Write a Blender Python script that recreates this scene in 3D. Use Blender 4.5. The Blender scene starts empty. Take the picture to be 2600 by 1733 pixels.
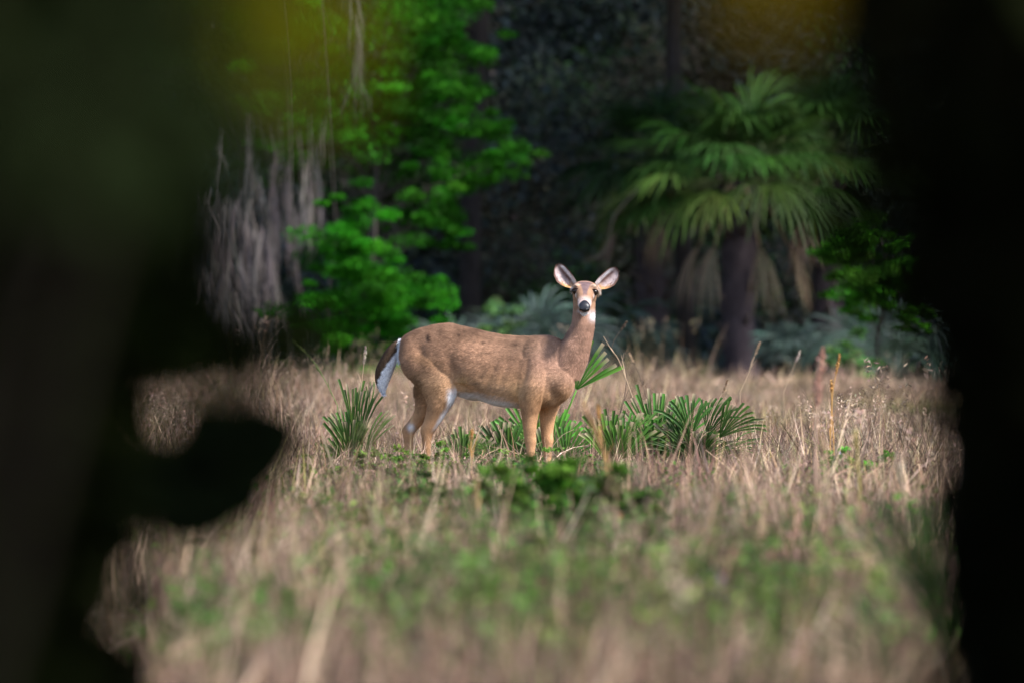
import bpy, math, random
import numpy as np
from mathutils import Vector, Matrix

# ------------------------------------------------------------------ camera, sky, sun, exposure
scene = bpy.context.scene
COL = scene.collection
CAM_H, LENS, FOCUS = 1.1, 400.0, 64.0
FPX = 2600 * LENS / 36.0            # focal length in photo pixels
HOR = 718.0                          # horizon row in the photo
cam_d = bpy.data.cameras.new('camera')
cam = bpy.data.objects.new('camera', cam_d); COL.objects.link(cam)
cam.location = (0, 0, CAM_H)
cam.rotation_euler = (math.radians(90) - math.atan((866.5 - HOR) / FPX), 0, 0)
cam_d.lens = LENS; cam_d.sensor_width = 36.0
cam_d.clip_start = 0.5; cam_d.clip_end = 4000
cam_d.dof.use_dof = True
cam_d.dof.focus_distance = FOCUS - 0.2
cam_d.dof.aperture_fstop = 4.8
scene.camera = cam

SUN_EL, SUN_AZ = 47.0, 124.0        # azimuth clockwise from +Y (the view direction)
w = bpy.data.worlds.new('World'); scene.world = w; w.use_nodes = True
nt = w.node_tree; nt.nodes.clear()
sky = nt.nodes.new('ShaderNodeTexSky'); sky.sky_type = 'NISHITA'; sky.sun_disc = False
sky.sun_elevation = math.radians(SUN_EL); sky.sun_rotation = math.radians(SUN_AZ)
sky.dust_density = 1.0; sky.air_density = 1.0
bg = nt.nodes.new('ShaderNodeBackground'); bg.inputs['Strength'].default_value = 0.13
wo = nt.nodes.new('ShaderNodeOutputWorld')
nt.links.new(sky.outputs[0], bg.inputs[0]); nt.links.new(bg.outputs[0], wo.inputs[0])

sd = bpy.data.lights.new('sun', 'SUN'); sd.energy = 3.6; sd.angle = math.radians(9); sd.color = (1.0, 0.975, 0.95)
sun = bpy.data.objects.new('sun', sd); COL.objects.link(sun)
_e, _a = math.radians(SUN_EL), math.radians(SUN_AZ)
_to = Vector((math.sin(_a) * math.cos(_e), math.cos(_a) * math.cos(_e), math.sin(_e)))
sun.rotation_euler = _to.to_track_quat('Z', 'Y').to_euler()
sun.location = (0, 0, 40)

scene.view_settings.view_transform = 'Standard'; scene.view_settings.look = 'None'
scene.view_settings.gamma = 1.0; scene.view_settings.use_curve_mapping = False
scene.view_settings.exposure = 1.27
scene.render.engine = 'CYCLES'
cy = scene.cycles
cy.use_denoising = True
cy.max_bounces = 6; cy.diffuse_bounces = 3; cy.glossy_bounces = 2; cy.transmission_bounces = 3; cy.transparent_max_bounces = 4
cy.caustics_reflective = False; cy.caustics_refractive = False

# ------------------------------------------------------------------ helpers
rng = np.random.default_rng(11)

def P(x, y, Y):
    """photo pixel (2600 wide) at distance Y -> world point"""
    return np.array([(x - 1300.0) * Y / FPX, Y, CAM_H + (HOR - y) * Y / FPX])
def D(x, y, Y):
    return P(x * 1.10544, y * 1.10544, Y)

def tag(o, label=None, cat=None, group=None, kind=None):
    for k, v in (('label', label), ('category', cat), ('group', group), ('kind', kind)):
        if v: o[k] = v
    return o
def empty(name, loc=(0, 0, 0), rz=0.0):
    o = bpy.data.objects.new(name, None); COL.objects.link(o)
    o.location = loc; o.rotation_euler = (0, 0, rz); o.empty_display_size = 0.1
    return o

class MB:
    """collects verts / quads / tris / vertex colours and builds one mesh object"""
    def __init__(s): s.v, s.q, s.t, s.c, s.n = [], [], [], [], 0
    def add(s, V, Q=None, T=None, C=(.5, .5, .5)):
        V = np.asarray(V, float).reshape(-1, 3)
        C = np.asarray(C, float)
        if C.ndim == 1: C = np.tile(C[:3], (len(V), 1))
        s.v.append(V); s.c.append(C)
        if Q is not None and len(Q): s.q.append(np.asarray(Q, np.int64).reshape(-1, 4) + s.n)
        if T is not None and len(T): s.t.append(np.asarray(T, np.int64).reshape(-1, 3) + s.n)
        s.n += len(V)
    def mesh(s, name, mat, smooth=False, origin=(0, 0, 0)):
        V = np.concatenate(s.v) - np.asarray(origin, float); C = np.concatenate(s.c)
        Q = np.concatenate(s.q) if s.q else np.zeros((0, 4), np.int64)
        T = np.concatenate(s.t) if s.t else np.zeros((0, 3), np.int64)
        me = bpy.data.meshes.new(name)
        me.vertices.add(len(V)); me.vertices.foreach_set('co', V.astype(np.float32).ravel())
        nl = Q.size + T.size
        me.loops.add(nl); me.loops.foreach_set('vertex_index', np.concatenate([Q.ravel(), T.ravel()]).astype(np.int32))
        me.polygons.add(len(Q) + len(T))
        st = np.concatenate([np.arange(len(Q)) * 4, Q.size + np.arange(len(T)) * 3]).astype(np.int32)
        me.polygons.foreach_set('loop_start', st)
        me.update(calc_edges=True); me.validate()
        if smooth: me.polygons.foreach_set('use_smooth', np.ones(len(me.polygons), bool))
        setcol(me, C)
        me.materials.append(mat)
        return me
    def build(s, name, mat, parent=None, smooth=False, origin=(0, 0, 0), loc=None):
        o = bpy.data.objects.new(name, s.mesh(name, mat, smooth, origin)); COL.objects.link(o)
        if loc is not None: o.location = loc
        if parent is not None: o.parent = parent
        return o

def setcol(me, C):
    a = me.color_attributes.new('col', 'FLOAT_COLOR', 'POINT')
    A = np.ones((len(me.vertices), 4), np.float32); A[:, :3] = C[:len(A)]
    a.data.foreach_set('color', A.ravel())

def unit(v):
    v = np.asarray(v, float); return v / np.maximum(np.linalg.norm(v, axis=-1, keepdims=True), 1e-9)
def rand_dirs(n, zb=0.0, zs=1.0):
    d = rng.normal(size=(n, 3)); d[:, 2] = d[:, 2] * zs + zb
    return unit(d)
def vary(col, n, v=0.25, hue=0.08):
    col = np.asarray(col, float)
    k = np.exp(rng.normal(0, v, (n, 1))) * np.exp(rng.normal(0, hue, (n, 3)))
    return np.clip(col * k, 0, 1)

def add_leaves(mb, cen, length, width, cols, zb=-0.2, zs=0.7, upb=0.7):
    """one folded four-sided leaf (4 triangles) per centre; length may be an array"""
    n = len(cen); length = np.broadcast_to(length, (n,))[:, None]; wd = np.broadcast_to(width, (n,))[:, None]
    d = rand_dirs(n, zb, zs)
    nn = rng.normal(size=(n, 3)); nn[:, 2] += upb * 2; s = unit(np.cross(d, nn)); nn = unit(np.cross(s, d))
    a = cen - d * length * .5; b = cen + d * length * .5
    m1 = cen - d * length * .08; fold = nn * wd * .18; curl = -nn * length * .08
    l = m1 + s * wd * .5 + fold; r = m1 - s * wd * .5 + fold
    V = np.stack([a, l, b + curl, r, m1], 1).reshape(-1, 3)
    i = np.arange(n)[:, None] * 5
    T = np.concatenate([i + np.array([[0, 4, 1]]), i + np.array([[1, 4, 2]]), i + np.array([[2, 4, 3]]), i + np.array([[3, 4, 0]])])
    mb.add(V, T=T, C=np.repeat(cols, 5, 0))

def add_tube(mb, pts, rad, C, k=8, cap=True):
    pts = np.asarray(pts, float); n = len(pts); rad = np.broadcast_to(rad, (n,))
    t = unit(np.gradient(pts, axis=0))
    ref = np.array([0.31, 0.87, 0.2]); x = unit(np.cross(t, ref)); y = np.cross(t, x)
    ang = np.linspace(0, 2 * np.pi, k, endpoint=False)
    V = pts[:, None] + rad[:, None, None] * (np.cos(ang)[None, :, None] * x[:, None] + np.sin(ang)[None, :, None] * y[:, None])
    V = V.reshape(-1, 3)
    i, j = np.meshgrid(np.arange(n - 1), np.arange(k), indexing='ij')
    Q = np.stack([i * k + j, i * k + (j + 1) % k, (i + 1) * k + (j + 1) % k, (i + 1) * k + j], -1).reshape(-1, 4)
    T = None
    if cap:
        V = np.concatenate([V, pts[:1], pts[-1:]]); c0, c1 = n * k, n * k + 1; jj = np.arange(k)
        T = np.concatenate([np.stack([np.full(k, c0), (jj + 1) % k, jj], -1), np.stack([np.full(k, c1), (n - 1) * k + jj, (n - 1) * k + (jj + 1) % k], -1)])
    C = np.asarray(C, float)
    if C.ndim == 2 and len(C) == n:
        C = np.repeat(C, k, 0)
        if cap: C = np.concatenate([C, C[:1], C[-k:][:1]])
    mb.add(V, Q, T, C)

def spline(keys, n):
    """Catmull-Rom through rows of keys, n samples"""
    K = np.asarray(keys, float); m = len(K); K = np.concatenate([2 * K[:1] - K[1:2], K, 2 * K[-1:] - K[-2:-1]])
    u = np.linspace(0, m - 1 - 1e-6, n); i = u.astype(int); t = (u - i)[:, None]
    p0, p1, p2, p3 = K[i], K[i + 1], K[i + 2], K[i + 3]
    return .5 * (2 * p1 + (p2 - p0) * t + (2 * p0 - 5 * p1 + 4 * p2 - p3) * t ** 2 + (3 * p1 - p0 - 3 * p2 + p3) * t ** 3)

def wob(p0, p1, n, amp):
    t = np.linspace(0, 1, n)[:, None]
    q = np.asarray(p0) * (1 - t) + np.asarray(p1) * t
    ph = rng.uniform(0, 6.28, 3); fr = rng.uniform(3, 7, 3)
    return q + amp * np.sin(t * fr + ph) * np.minimum(t, .3) / .3

# ------------------------------------------------------------------ materials
def nodes_of(m):
    m.use_nodes = True; n = m.node_tree; n.nodes.clear(); return n
def mat_col(name, rough=0.8, spec=0.2, transl=0.0, rnd=0.0, nscale=0.0, namt=0.0, bump=0.0, bscale=60.0, wscale=0.0, wamt=0.0):
    """vertex colour 'col' x fine noise x per-instance variation; optional translucency (leaves)"""
    m = bpy.data.materials.new(name); n = nodes_of(m); N = n.nodes.new; L = n.links.new
    out = N('ShaderNodeOutputMaterial'); p = N('ShaderNodeBsdfPrincipled')
    p.inputs['Roughness'].default_value = rough; p.inputs['Specular IOR Level'].default_value = spec
    at = N('ShaderNodeAttribute'); at.attribute_name = 'col'; c = at.outputs['Color']
    def mul(c, val):
        mx = N('ShaderNodeMix'); mx.data_type = 'RGBA'; mx.blend_type = 'MULTIPLY'; mx.inputs[0].default_value = 1.0
        L(c, mx.inputs[6]); L(val, mx.inputs[7]); return mx.outputs[2]
    def ramp(fac, lo, hi):
        mr = N('ShaderNodeMapRange'); mr.inputs[3].default_value = lo; mr.inputs[4].default_value = hi
        L(fac, mr.inputs[0]); return mr.outputs[0]
    if nscale:
        tc = N('ShaderNodeTexCoord'); no = N('ShaderNodeTexNoise'); no.inputs['Scale'].default_value = nscale; no.inputs['Detail'].default_value = 4
        L(tc.outputs['Object'], no.inputs['Vector']); mr = ramp(no.outputs[0], 1 - namt * 2, 1 + namt * 2); c = mul(c, mr)
    if rnd:
        oi = N('ShaderNodeObjectInfo'); mr = ramp(oi.outputs['Random'], 1 - rnd, 1 + rnd); c = mul(c, mr)
    if wamt:
        g2 = N('ShaderNodeNewGeometry'); n2 = N('ShaderNodeTexNoise'); n2.inputs['Scale'].default_value = .45; n2.inputs['Detail'].default_value = 2
        L(g2.outputs['Position'], n2.inputs['Vector']); c2 = N('ShaderNodeValToRGB'); e = c2.color_ramp.elements
        e[0].position = .33; e[0].color = (.74, .82, .50, 1); e[1].position = .70; e[1].color = (.66, .50, .50, 1); q = e.new(.45); q.color = (1, 1, .95, 1); q = e.new(.58); q.color = (1.12, 1.03, 1.0, 1)
        L(n2.outputs[0], c2.inputs[0]); c = mul(c, c2.outputs[0])
        ge = N('ShaderNodeNewGeometry'); no = N('ShaderNodeTexNoise'); no.inputs['Scale'].default_value = wscale; no.inputs['Detail'].default_value = 3
        L(ge.outputs['Position'], no.inputs['Vector'])
        cr = N('ShaderNodeValToRGB'); e = cr.color_ramp.elements
        e[0].position = .32; e[0].color = (1 - wamt, 1 - wamt * 1.02, 1 - wamt * 1.05, 1)
        e[1].position = .68; e[1].color = (1 + wamt * .55, 1 + wamt * .50, 1 + wamt * .5, 1)
        L(no.outputs[0], cr.inputs[0]); c = mul(c, cr.outputs[0])
    L(c, p.inputs['Base Color'])
    if bump:
        tc = N('ShaderNodeTexCoord'); no = N('ShaderNodeTexNoise'); no.inputs['Scale'].default_value = bscale; no.inputs['Detail'].default_value = 5
        b = N('ShaderNodeBump'); b.inputs['Strength'].default_value = bump; b.inputs['Distance'].default_value = 0.02
        L(tc.outputs['Object'], no.inputs['Vector']); L(no.outputs[0], b.inputs['Height']); L(b.outputs[0], p.inputs['Normal'])
    sh = p.outputs[0]
    if transl:
        tr = N('ShaderNodeBsdfTranslucent'); L(c, tr.inputs[0]); ms = N('ShaderNodeMixShader'); ms.inputs[0].default_value = transl
        L(sh, ms.inputs[1]); L(tr.outputs[0], ms.inputs[2]); sh = ms.outputs[0]
    L(sh, out.inputs[0]); return m

M_LEAF = mat_col('leaf', 0.65, 0.10, transl=0.35)
M_YOUNG = mat_col('young_leaf', 0.7, 0.04, transl=0.55)
M_DLEAF = mat_col('dark_leaf', 0.8, 0.04, transl=0.12)
M_GRASS = mat_col('dry_grass', 0.8, 0.08, transl=0.12, rnd=0.62, wscale=1.1, wamt=0.5)
M_WEED = mat_col('weed', 0.6, 0.25, transl=0.3, rnd=0.35)
M_STALK = mat_col('stalk', 0.75, 0.15, transl=0.15)
M_BARK = mat_col('bark', 0.9, 0.1, nscale=9.0, namt=0.3, bump=0.8, bscale=25)
M_PALM = mat_col('palm_leaf', 0.5, 0.18, transl=0.25)
M_MOSS = mat_col('moss', 0.9, 0.05, transl=0.2)
M_FUR = mat_col('fur', 0.85, 0.08, nscale=70.0, namt=0.10, bump=0.25, bscale=160)
M_HAIR = mat_col('hair', 0.8, 0.10)
M_EYE = mat_col('eye', 0.08, 0.25)
M_NOSE = mat_col('nose_skin', 0.36, 0.4, bump=0.08, bscale=500)
M_HOOF = mat_col('hoof', 0.5, 0.3)
M_FLOWER = mat_col('petal', 0.6, 0.2, transl=0.3)

# ------------------------------------------------------------------ ground
def ground_z(x, y):
    x = np.asarray(x, float); y = np.asarray(y, float)
    k = np.clip((np.abs(y - 64) - 3) / 8, 0, 1)
    return k * .035 * np.sin(x * .9 + 1.3) * np.sin(y * .23 + .5) + k * .02 * np.sin(x * 2.1 + y * .6) * np.clip((300 - y) / 300, 0, 1)

gx = np.unique(np.concatenate([np.linspace(-900, -20, 16), np.linspace(-20, 20, 81), np.linspace(20, 900, 16)]))
gy = np.unique(np.concatenate([np.linspace(-900, -20, 16), np.linspace(-20, 130, 201), np.linspace(130, 1200, 16)]))
GX, GY = np.meshgrid(gx, gy, indexing='ij')
GZ = ground_z(GX, GY) * (np.abs(GX) < 30) * (np.abs(GY - 55) < 85)
mb = MB(); nx, ny = len(gx), len(gy)
i, j = np.meshgrid(np.arange(nx - 1), np.arange(ny - 1), indexing='ij')
mb.add(np.stack([GX, GY, GZ], -1), np.stack([i * ny + j, (i + 1) * ny + j, (i + 1) * ny + j + 1, i * ny + j + 1], -1), C=(.085, .062, .042))
m = mat_col('thatch', 0.95, 0.05, nscale=2.2, namt=0.35, bump=0.6, bscale=14)
o = mb.build('ground', m, smooth=True); tag(o, kind='structure')

# ------------------------------------------------------------------ background wood
FRUST = lambda x, y, m: np.abs(x) < .047 * y + m

mb = MB()
n = 26000
c = np.stack([rng.uniform(-26, 26, n), rng.uniform(157, 167, n), rng.uniform(0, 1, n) ** 1.3 * 21], -1)
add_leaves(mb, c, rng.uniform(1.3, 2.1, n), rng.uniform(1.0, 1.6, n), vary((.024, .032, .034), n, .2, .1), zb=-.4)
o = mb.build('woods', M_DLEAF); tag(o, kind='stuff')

def scatter(name, pts, idx, scl, rz, tilt, coll):
    me = bpy.data.meshes.new(name); n_ = len(pts)
    me.vertices.add(n_); me.vertices.foreach_set('co', np.asarray(pts, np.float32).ravel())
    a = me.attributes.new('idx', 'INT', 'POINT'); a.data.foreach_set('value', np.asarray(idx, np.int32))
    a = me.attributes.new('scl', 'FLOAT', 'POINT'); a.data.foreach_set('value', np.asarray(scl, np.float32))
    a = me.attributes.new('rot', 'FLOAT_VECTOR', 'POINT'); a.data.foreach_set('vector', np.stack([tilt[:, 0], tilt[:, 1], rz], -1).astype(np.float32).ravel())
    o = bpy.data.objects.new(name, me); COL.objects.link(o); tag(o, kind='stuff')
    ng = bpy.data.node_groups.new(name + '_scatter', 'GeometryNodeTree')
    ng.interface.new_socket(name='Geometry', in_out='INPUT', socket_type='NodeSocketGeometry'); ng.interface.new_socket(name='Geometry', in_out='OUTPUT', socket_type='NodeSocketGeometry')
    N = ng.nodes.new; L = ng.links.new
    gi, go = N('NodeGroupInput'), N('NodeGroupOutput'); ci = N('GeometryNodeCollectionInfo'); ci.inputs['Collection'].default_value = coll
    ci.inputs['Separate Children'].default_value = True; ci.inputs['Reset Children'].default_value = True
    ip = N('GeometryNodeInstanceOnPoints'); ip.inputs['Pick Instance'].default_value = True
    def attr(nm, ty):
        q = N('GeometryNodeInputNamedAttribute'); q.data_type = ty; q.inputs['Name'].default_value = nm; return next(s for s in q.outputs if s.enabled and s.name == 'Attribute')
    L(gi.outputs[0], ip.inputs['Points']); L(ci.outputs[0], ip.inputs['Instance'])
    L(attr('idx', 'INT'), ip.inputs['Instance Index']); L(attr('rot', 'FLOAT_VECTOR'), ip.inputs['Rotation']); L(attr('scl', 'FLOAT'), ip.inputs['Scale'])
    L(ip.outputs[0], go.inputs[0])
    md = o.modifiers.new('scatter', 'NODES'); md.node_group = ng
    return o

vnoise0 = lambda p: np.sin(p[:, 0] * 3.1 + 1) * np.cos(p[:, 2] * 2.7) * .6 + np.sin(p[:, 0] * 1.3 + p[:, 2] * 1.9) * .4
sprays = bpy.data.collections.new('wood_sprays')
for k, cc in enumerate([(.066, .090, .066), (.044, .062, .068), (.086, .084, .070), (.046, .100, .036)]):
    mb = MB(); n = 190; d = unit(rng.normal(size=(n, 3))) * rng.uniform(0, 1, (n, 1)) ** .5 * np.array([.62, .5, .42])
    L_ = rng.uniform(.05, .12, n); add_leaves(mb, d, L_, L_ * .5, vary(cc, n, .22, .08), zb=-.4)
    o = bpy.data.objects.new('s%d_spray' % k, mb.mesh('s%d_spray' % k, mat_col('wood_leaf', .85, .03, transl=.1, rnd=.45))); sprays.objects.link(o)
n = 5200
pts = np.stack([rng.uniform(-15, 15, n), rng.uniform(139, 153, n), rng.uniform(0, 1, n) ** 1.2 * 11], -1)
k = np.floor(2 + 1.9 * vnoise0(pts * np.array([.5, .1, .35]))).astype(int) % 4
scatter('woods_foliage', pts, np.where(rng.uniform(size=n) < .6, k, rng.integers(0, 4, n)), rng.uniform(.8, 1.5, n), rng.uniform(0, 6.28, n), rng.normal(0, .4, (n, 2)), sprays)
def crown_leaves(mb, clusters, per, size, col, v=.28, zb=-.25, shell=False):
    """clusters: rows x,y,z,rx,ry,rz"""
    for (x, y, z, rx, ry, rz) in clusters:
        k = max(6, int(per))
        d = rng.normal(size=(k, 3)); d = unit(d) * (rng.uniform(0, 1, (k, 1)) ** (.25 if shell else .45))
        c = np.array([x, y, z]) + d * np.array([rx, ry, rz])
        cc = vary(vary(col, 1, .38, .10)[0], k, v, .07)
        L = size * rng.uniform(.6, 1.3, k)
        add_leaves(mb, c, L, L * rng.uniform(.45, .7, k), cc, zb=zb)

def limbs(mb, base, r0, top, targets, C, n=9):
    base = np.asarray(base, float); top = np.asarray(top, float)
    tr = wob(base, top, 12, .06 * np.linalg.norm(top - base) ** .5)
    add_tube(mb, tr, np.linspace(r0, r0 * .45, 12), C, 10)
    for q in targets:
        q = np.asarray(q, float)
        h = np.clip((q[2] * .72 - base[2]) / max(top[2] - base[2], .1), .15, .98)
        s = tr[int(h * 11)]
        b = wob(s, q, n, .05 * np.linalg.norm(q - s)); b[:, 2] += .08 * np.linalg.norm(q - s) * np.sin(np.linspace(0, np.pi, n))
        add_tube(mb, b, np.linspace(r0 * .28, r0 * .06, n), C, 6)

# tall forest trees: trunks behind the edge, crowns above the frame that shade the edge of the wood
forest = [(-9.84, 135.0, 0.17, 'tall dark trunk far left behind the dark foliage'),
          (-6.32, 133.3, 0.16, 'slim grey trunk behind the hanging moss'),
          (-0.47, 136.3, 0.14, 'dark tree trunk in the shade above the back of the doe'),
          (2.06, 134.3, 0.11, 'dark trunk in the gap between the doe head and the palm'),
          (6.52, 133.7, 0.14, 'dark tree trunk behind the bright shrub right of the palm'),
          (10.51, 135.0, 0.29, 'tall dark tree at the right end of the wood')]
for (x, y, r, lab) in forest:
    t = empty('forest_tree', (x, y, 0)); tag(t, lab, 'tree', 'tall trees of the wood behind the field')
    mbt = MB(); top = (x + rng.uniform(-.5, .5), y + rng.uniform(-.3, .3), 11.5)
    tg = [(x + rng.uniform(-3.4, 3.4), y + rng.uniform(-6, 2), rng.uniform(7.0, 12)) for _ in range(8)]
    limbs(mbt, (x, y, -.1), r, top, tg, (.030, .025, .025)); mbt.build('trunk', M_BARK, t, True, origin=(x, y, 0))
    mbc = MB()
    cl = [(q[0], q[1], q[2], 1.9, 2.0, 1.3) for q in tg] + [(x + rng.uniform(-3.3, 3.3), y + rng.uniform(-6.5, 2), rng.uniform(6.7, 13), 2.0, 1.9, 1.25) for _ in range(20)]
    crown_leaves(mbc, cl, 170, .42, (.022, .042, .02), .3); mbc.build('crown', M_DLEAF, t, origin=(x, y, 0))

def edge_plant(name, label, cat, Y, base, clus, per, size, col, bark=(.05, .042, .036), r0=.05, dy=.5, group=None, vr=.28):
    """a leafy tree or shrub at the edge of the wood; clus rows: display x, y, radius px"""
    b = D(base[0], base[1], Y); b[2] = 0
    t = empty(name, b); tag(t, label, cat, group)
    sc = Y / FPX * 1.10544
    tg, cl = [], []
    for (x, y, r) in clus:
        q = D(x, y, Y + rng.uniform(-dy, dy)); tg.append(q)
        for k in range(11):
            o = rng.normal(size=3) * np.array([.95, .8, .95]) * r * sc; u_ = rng.uniform(.6, 1.7)
            cl.append((q[0] + o[0], q[1] + o[1], q[2] + o[2], r * sc * .62 * u_, r * sc * .5 * u_, r * sc * .26 * u_))
    mbt = MB(); limbs(mbt, b, r0, np.array([np.mean([q[0] for q in tg]), b[1] + .1, max(q[2] for q in tg)]), tg, bark)
    mbt.build('trunk', M_BARK, t, True, origin=b)
    mbc = MB(); crown_leaves(mbc, cl, per, size, col, vr); mbc.build('crown', M_LEAF, t, origin=b)
    return t

edge_plant('leafy_tree', 'bright green young tree with sprays of fresh leaves at top centre', 'tree', 129.7, (790, 870),
    [(1030, 40, 50), (1000, 130, 70), (1055, 200, 45), (1020, 235, 40), (950, 210, 60), (900, 90, 80), (930, 30, 60), (840, 310, 50), (880, 350, 45), (800, 270, 45),
     (1100, 340, 60), (1140, 360, 45), (1060, 400, 50), (1120, 300, 40), (1010, 270, 45), (1010, 520, 40), (1045, 525, 28), (960, 480, 45), (760, 170, 70), (690, 90, 70), (760, 40, 80), (640, 190, 60), (560, 60, 70), (700, 240, 60), (780, 330, 50), (860, 200, 70), (820, 120, 70), (700, 330, 45), (950, 150, 70), (1010, 60, 60), (1080, 120, 45), (950, 320, 50), (1020, 450, 40)],
    130, .055, (.024, .125, .006), r0=.055)
edge_plant('leafy_shrub', 'bright green leafy shrub standing at the edge of the grass behind the doe rump', 'shrub', 125.7, (830, 880),
    [(830, 515, 45), (800, 570, 45), (850, 610, 55), (770, 660, 55), (830, 690, 75), (890, 670, 60), (945, 690, 45), (970, 670, 28), (780, 750, 60), (870, 750, 70), (740, 720, 40), (820, 800, 50), (910, 760, 40)],
    190, .05, (.022, .145, .005), r0=.028)
edge_plant('leafy_shrub', 'bright green shrub on the right beside the cabbage palm', 'shrub', 125.0, (2030, 900),
    [(1955, 565, 35), (1980, 630, 50), (2060, 640, 45), (1935, 610, 30), (2085, 690, 28), (2000, 690, 35), (2110, 735, 22), (2060, 580, 28), (1990, 540, 30), (2105, 640, 25), (1985, 690, 28)],
    130, .055, (.036, .13, .007), r0=.026)
edge_plant('leafy_shrub', 'small pale green bush low behind the reddish grass plume', 'shrub', 124.4, (1960, 900),
    [(1960, 800, 26), (1965, 840, 30), (1945, 860, 24)], 40, .06, (.075, .17, .04), r0=.012, dy=.15)
edge_plant('leafy_shrub', 'small pale green bush showing above the back of the doe', 'shrub', 127.0, (1150, 900),
    [(1150, 745, 24), (1140, 775, 26), (1160, 800, 26)], 40, .065, (.08, .15, .05), r0=.012, dy=.15)
edge_plant('dark_tree', 'dull olive green tree with thin foliage left of the hanging moss', 'tree', 131.0, (560, 870),
    [(520, 180, 90), (430, 280, 80), (620, 300, 70), (700, 340, 60), (560, 330, 70), (480, 60, 80), (740, 400, 40), (400, 120, 60), (900, 430, 35)],
    120, .07, (.022, .060, .012), r0=.08, bark=(.05, .045, .04))

# hanging moss
def moss(label, Y, x, y0, y1, wpx, n, name='hanging_moss', col=(.15, .127, .12)):
    p = D(x, y0, Y); sc = Y / FPX * 1.10544; L = (y1 - y0) * sc; W = wpx * sc
    mb = MB(); nt_ = max(8, n // 3)
    for k in range(nt_):                    # loose tufts, each a tapering tassel, staggered down the curtain
        f = 0 if k == 0 else rng.uniform(0, .7); ln = L * rng.uniform(.35, 1.0) * (1 - f * .5); off = np.array([rng.normal(0, .75) * W, rng.normal(0, .3) * W, -f * L])
        cc = vary(col, 1, .25, .04)[0]; wt = W * rng.uniform(.04, .16) + .006; sw = rng.normal(0, .09, 2)
        for q in range(6):
            ang = rng.uniform(0, 6.28); t = np.linspace(0, 1, 6)[:, None]; l_ = ln * rng.uniform(.4, 1.0)
            prof = wt * np.sin(np.clip(t * 2.9 + .12, 0, 3.1)) ** .8 * rng.uniform(.2, 1)
            path = off + np.array([0, 0, -1.0]) * l_ * t + np.concatenate([np.cos(ang) * prof + sw[0] * t, np.sin(ang) * prof + sw[1] * t, t * 0], 1) + np.concatenate([np.sin(t * rng.uniform(5, 12) + rng.uniform(0, 6)), np.cos(t * rng.uniform(5, 12)), t * 0], 1) * .012
            wd = 1.33 * np.array([.0006, .0024, .003, .0026, .0016, .0004])[:, None] * rng.uniform(.6, 1.6)
            sd = unit(np.array([math.cos(ang + 1.3), math.sin(ang + 1.3), 0]))
            mb.add(np.stack([path - sd * wd, path + sd * wd], 1).reshape(-1, 3), np.arange(5)[:, None] * 2 + np.array([[0, 1, 3, 2]]), C=cc * rng.uniform(.75, 1.2))
    o = mb.build(name, M_MOSS, loc=p); tag(o, label, 'moss', 'grey moss hanging in front of the wood')
moss('widest pale grey moss curtain hanging left of the bright shrub', 127.0, 505, 430, 700, 60, 200)
moss('long grey moss strand at the left end of the moss', 126.6, 482, 540, 800, 22, 70)
moss('grey moss strand hanging low beneath the widest moss curtain', 126.4, 520, 580, 830, 34, 100)
moss('short grey moss tuft between the two long curtains', 127.1, 560, 470, 730, 30, 90)
moss('long tapering grey moss curtain nearest the bright shrub', 126.5, 612, 500, 850, 42, 150)
moss('thin moss wisp high above the widest moss curtain', 127.9, 590, 250, 600, 60, 90)
moss('thin moss wisp just right of the long tapering curtain', 127.7, 690, 260, 590, 50, 70)
moss('thin grey moss strand high in the bright tree', 129.0, 812, -60, 300, 10, 30)
def vine(label, Y, pts, r):
    mb = MB(); pp = spline([D(x, y, Y) for x, y in pts], 16); add_tube(mb, pp, np.linspace(r, r * .6, 16), (.07, .058, .052), 6)
    o = mb.build('hanging_vine', M_BARK, smooth=True, origin=pp[0], loc=pp[0]); tag(o, label, 'vine', 'bare vines hanging from the trees')
vine('bare grey vine curving down beside the bright shrub', 126.9, [(640, -80), (662, 200), (672, 560), (690, 680), (702, 800), (706, 880)], .010)
vine('thin bare vine nearest the bright shrub', 127.1, [(730, -80), (750, 200), (766, 430), (770, 540), (752, 700), (748, 880)], .007)
vine('bare brown crooked branch hanging above the doe right ear', 128.3, [(1470, 430), (1415, 490), (1400, 540), (1388, 580), (1335, 605)], .008)

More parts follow.
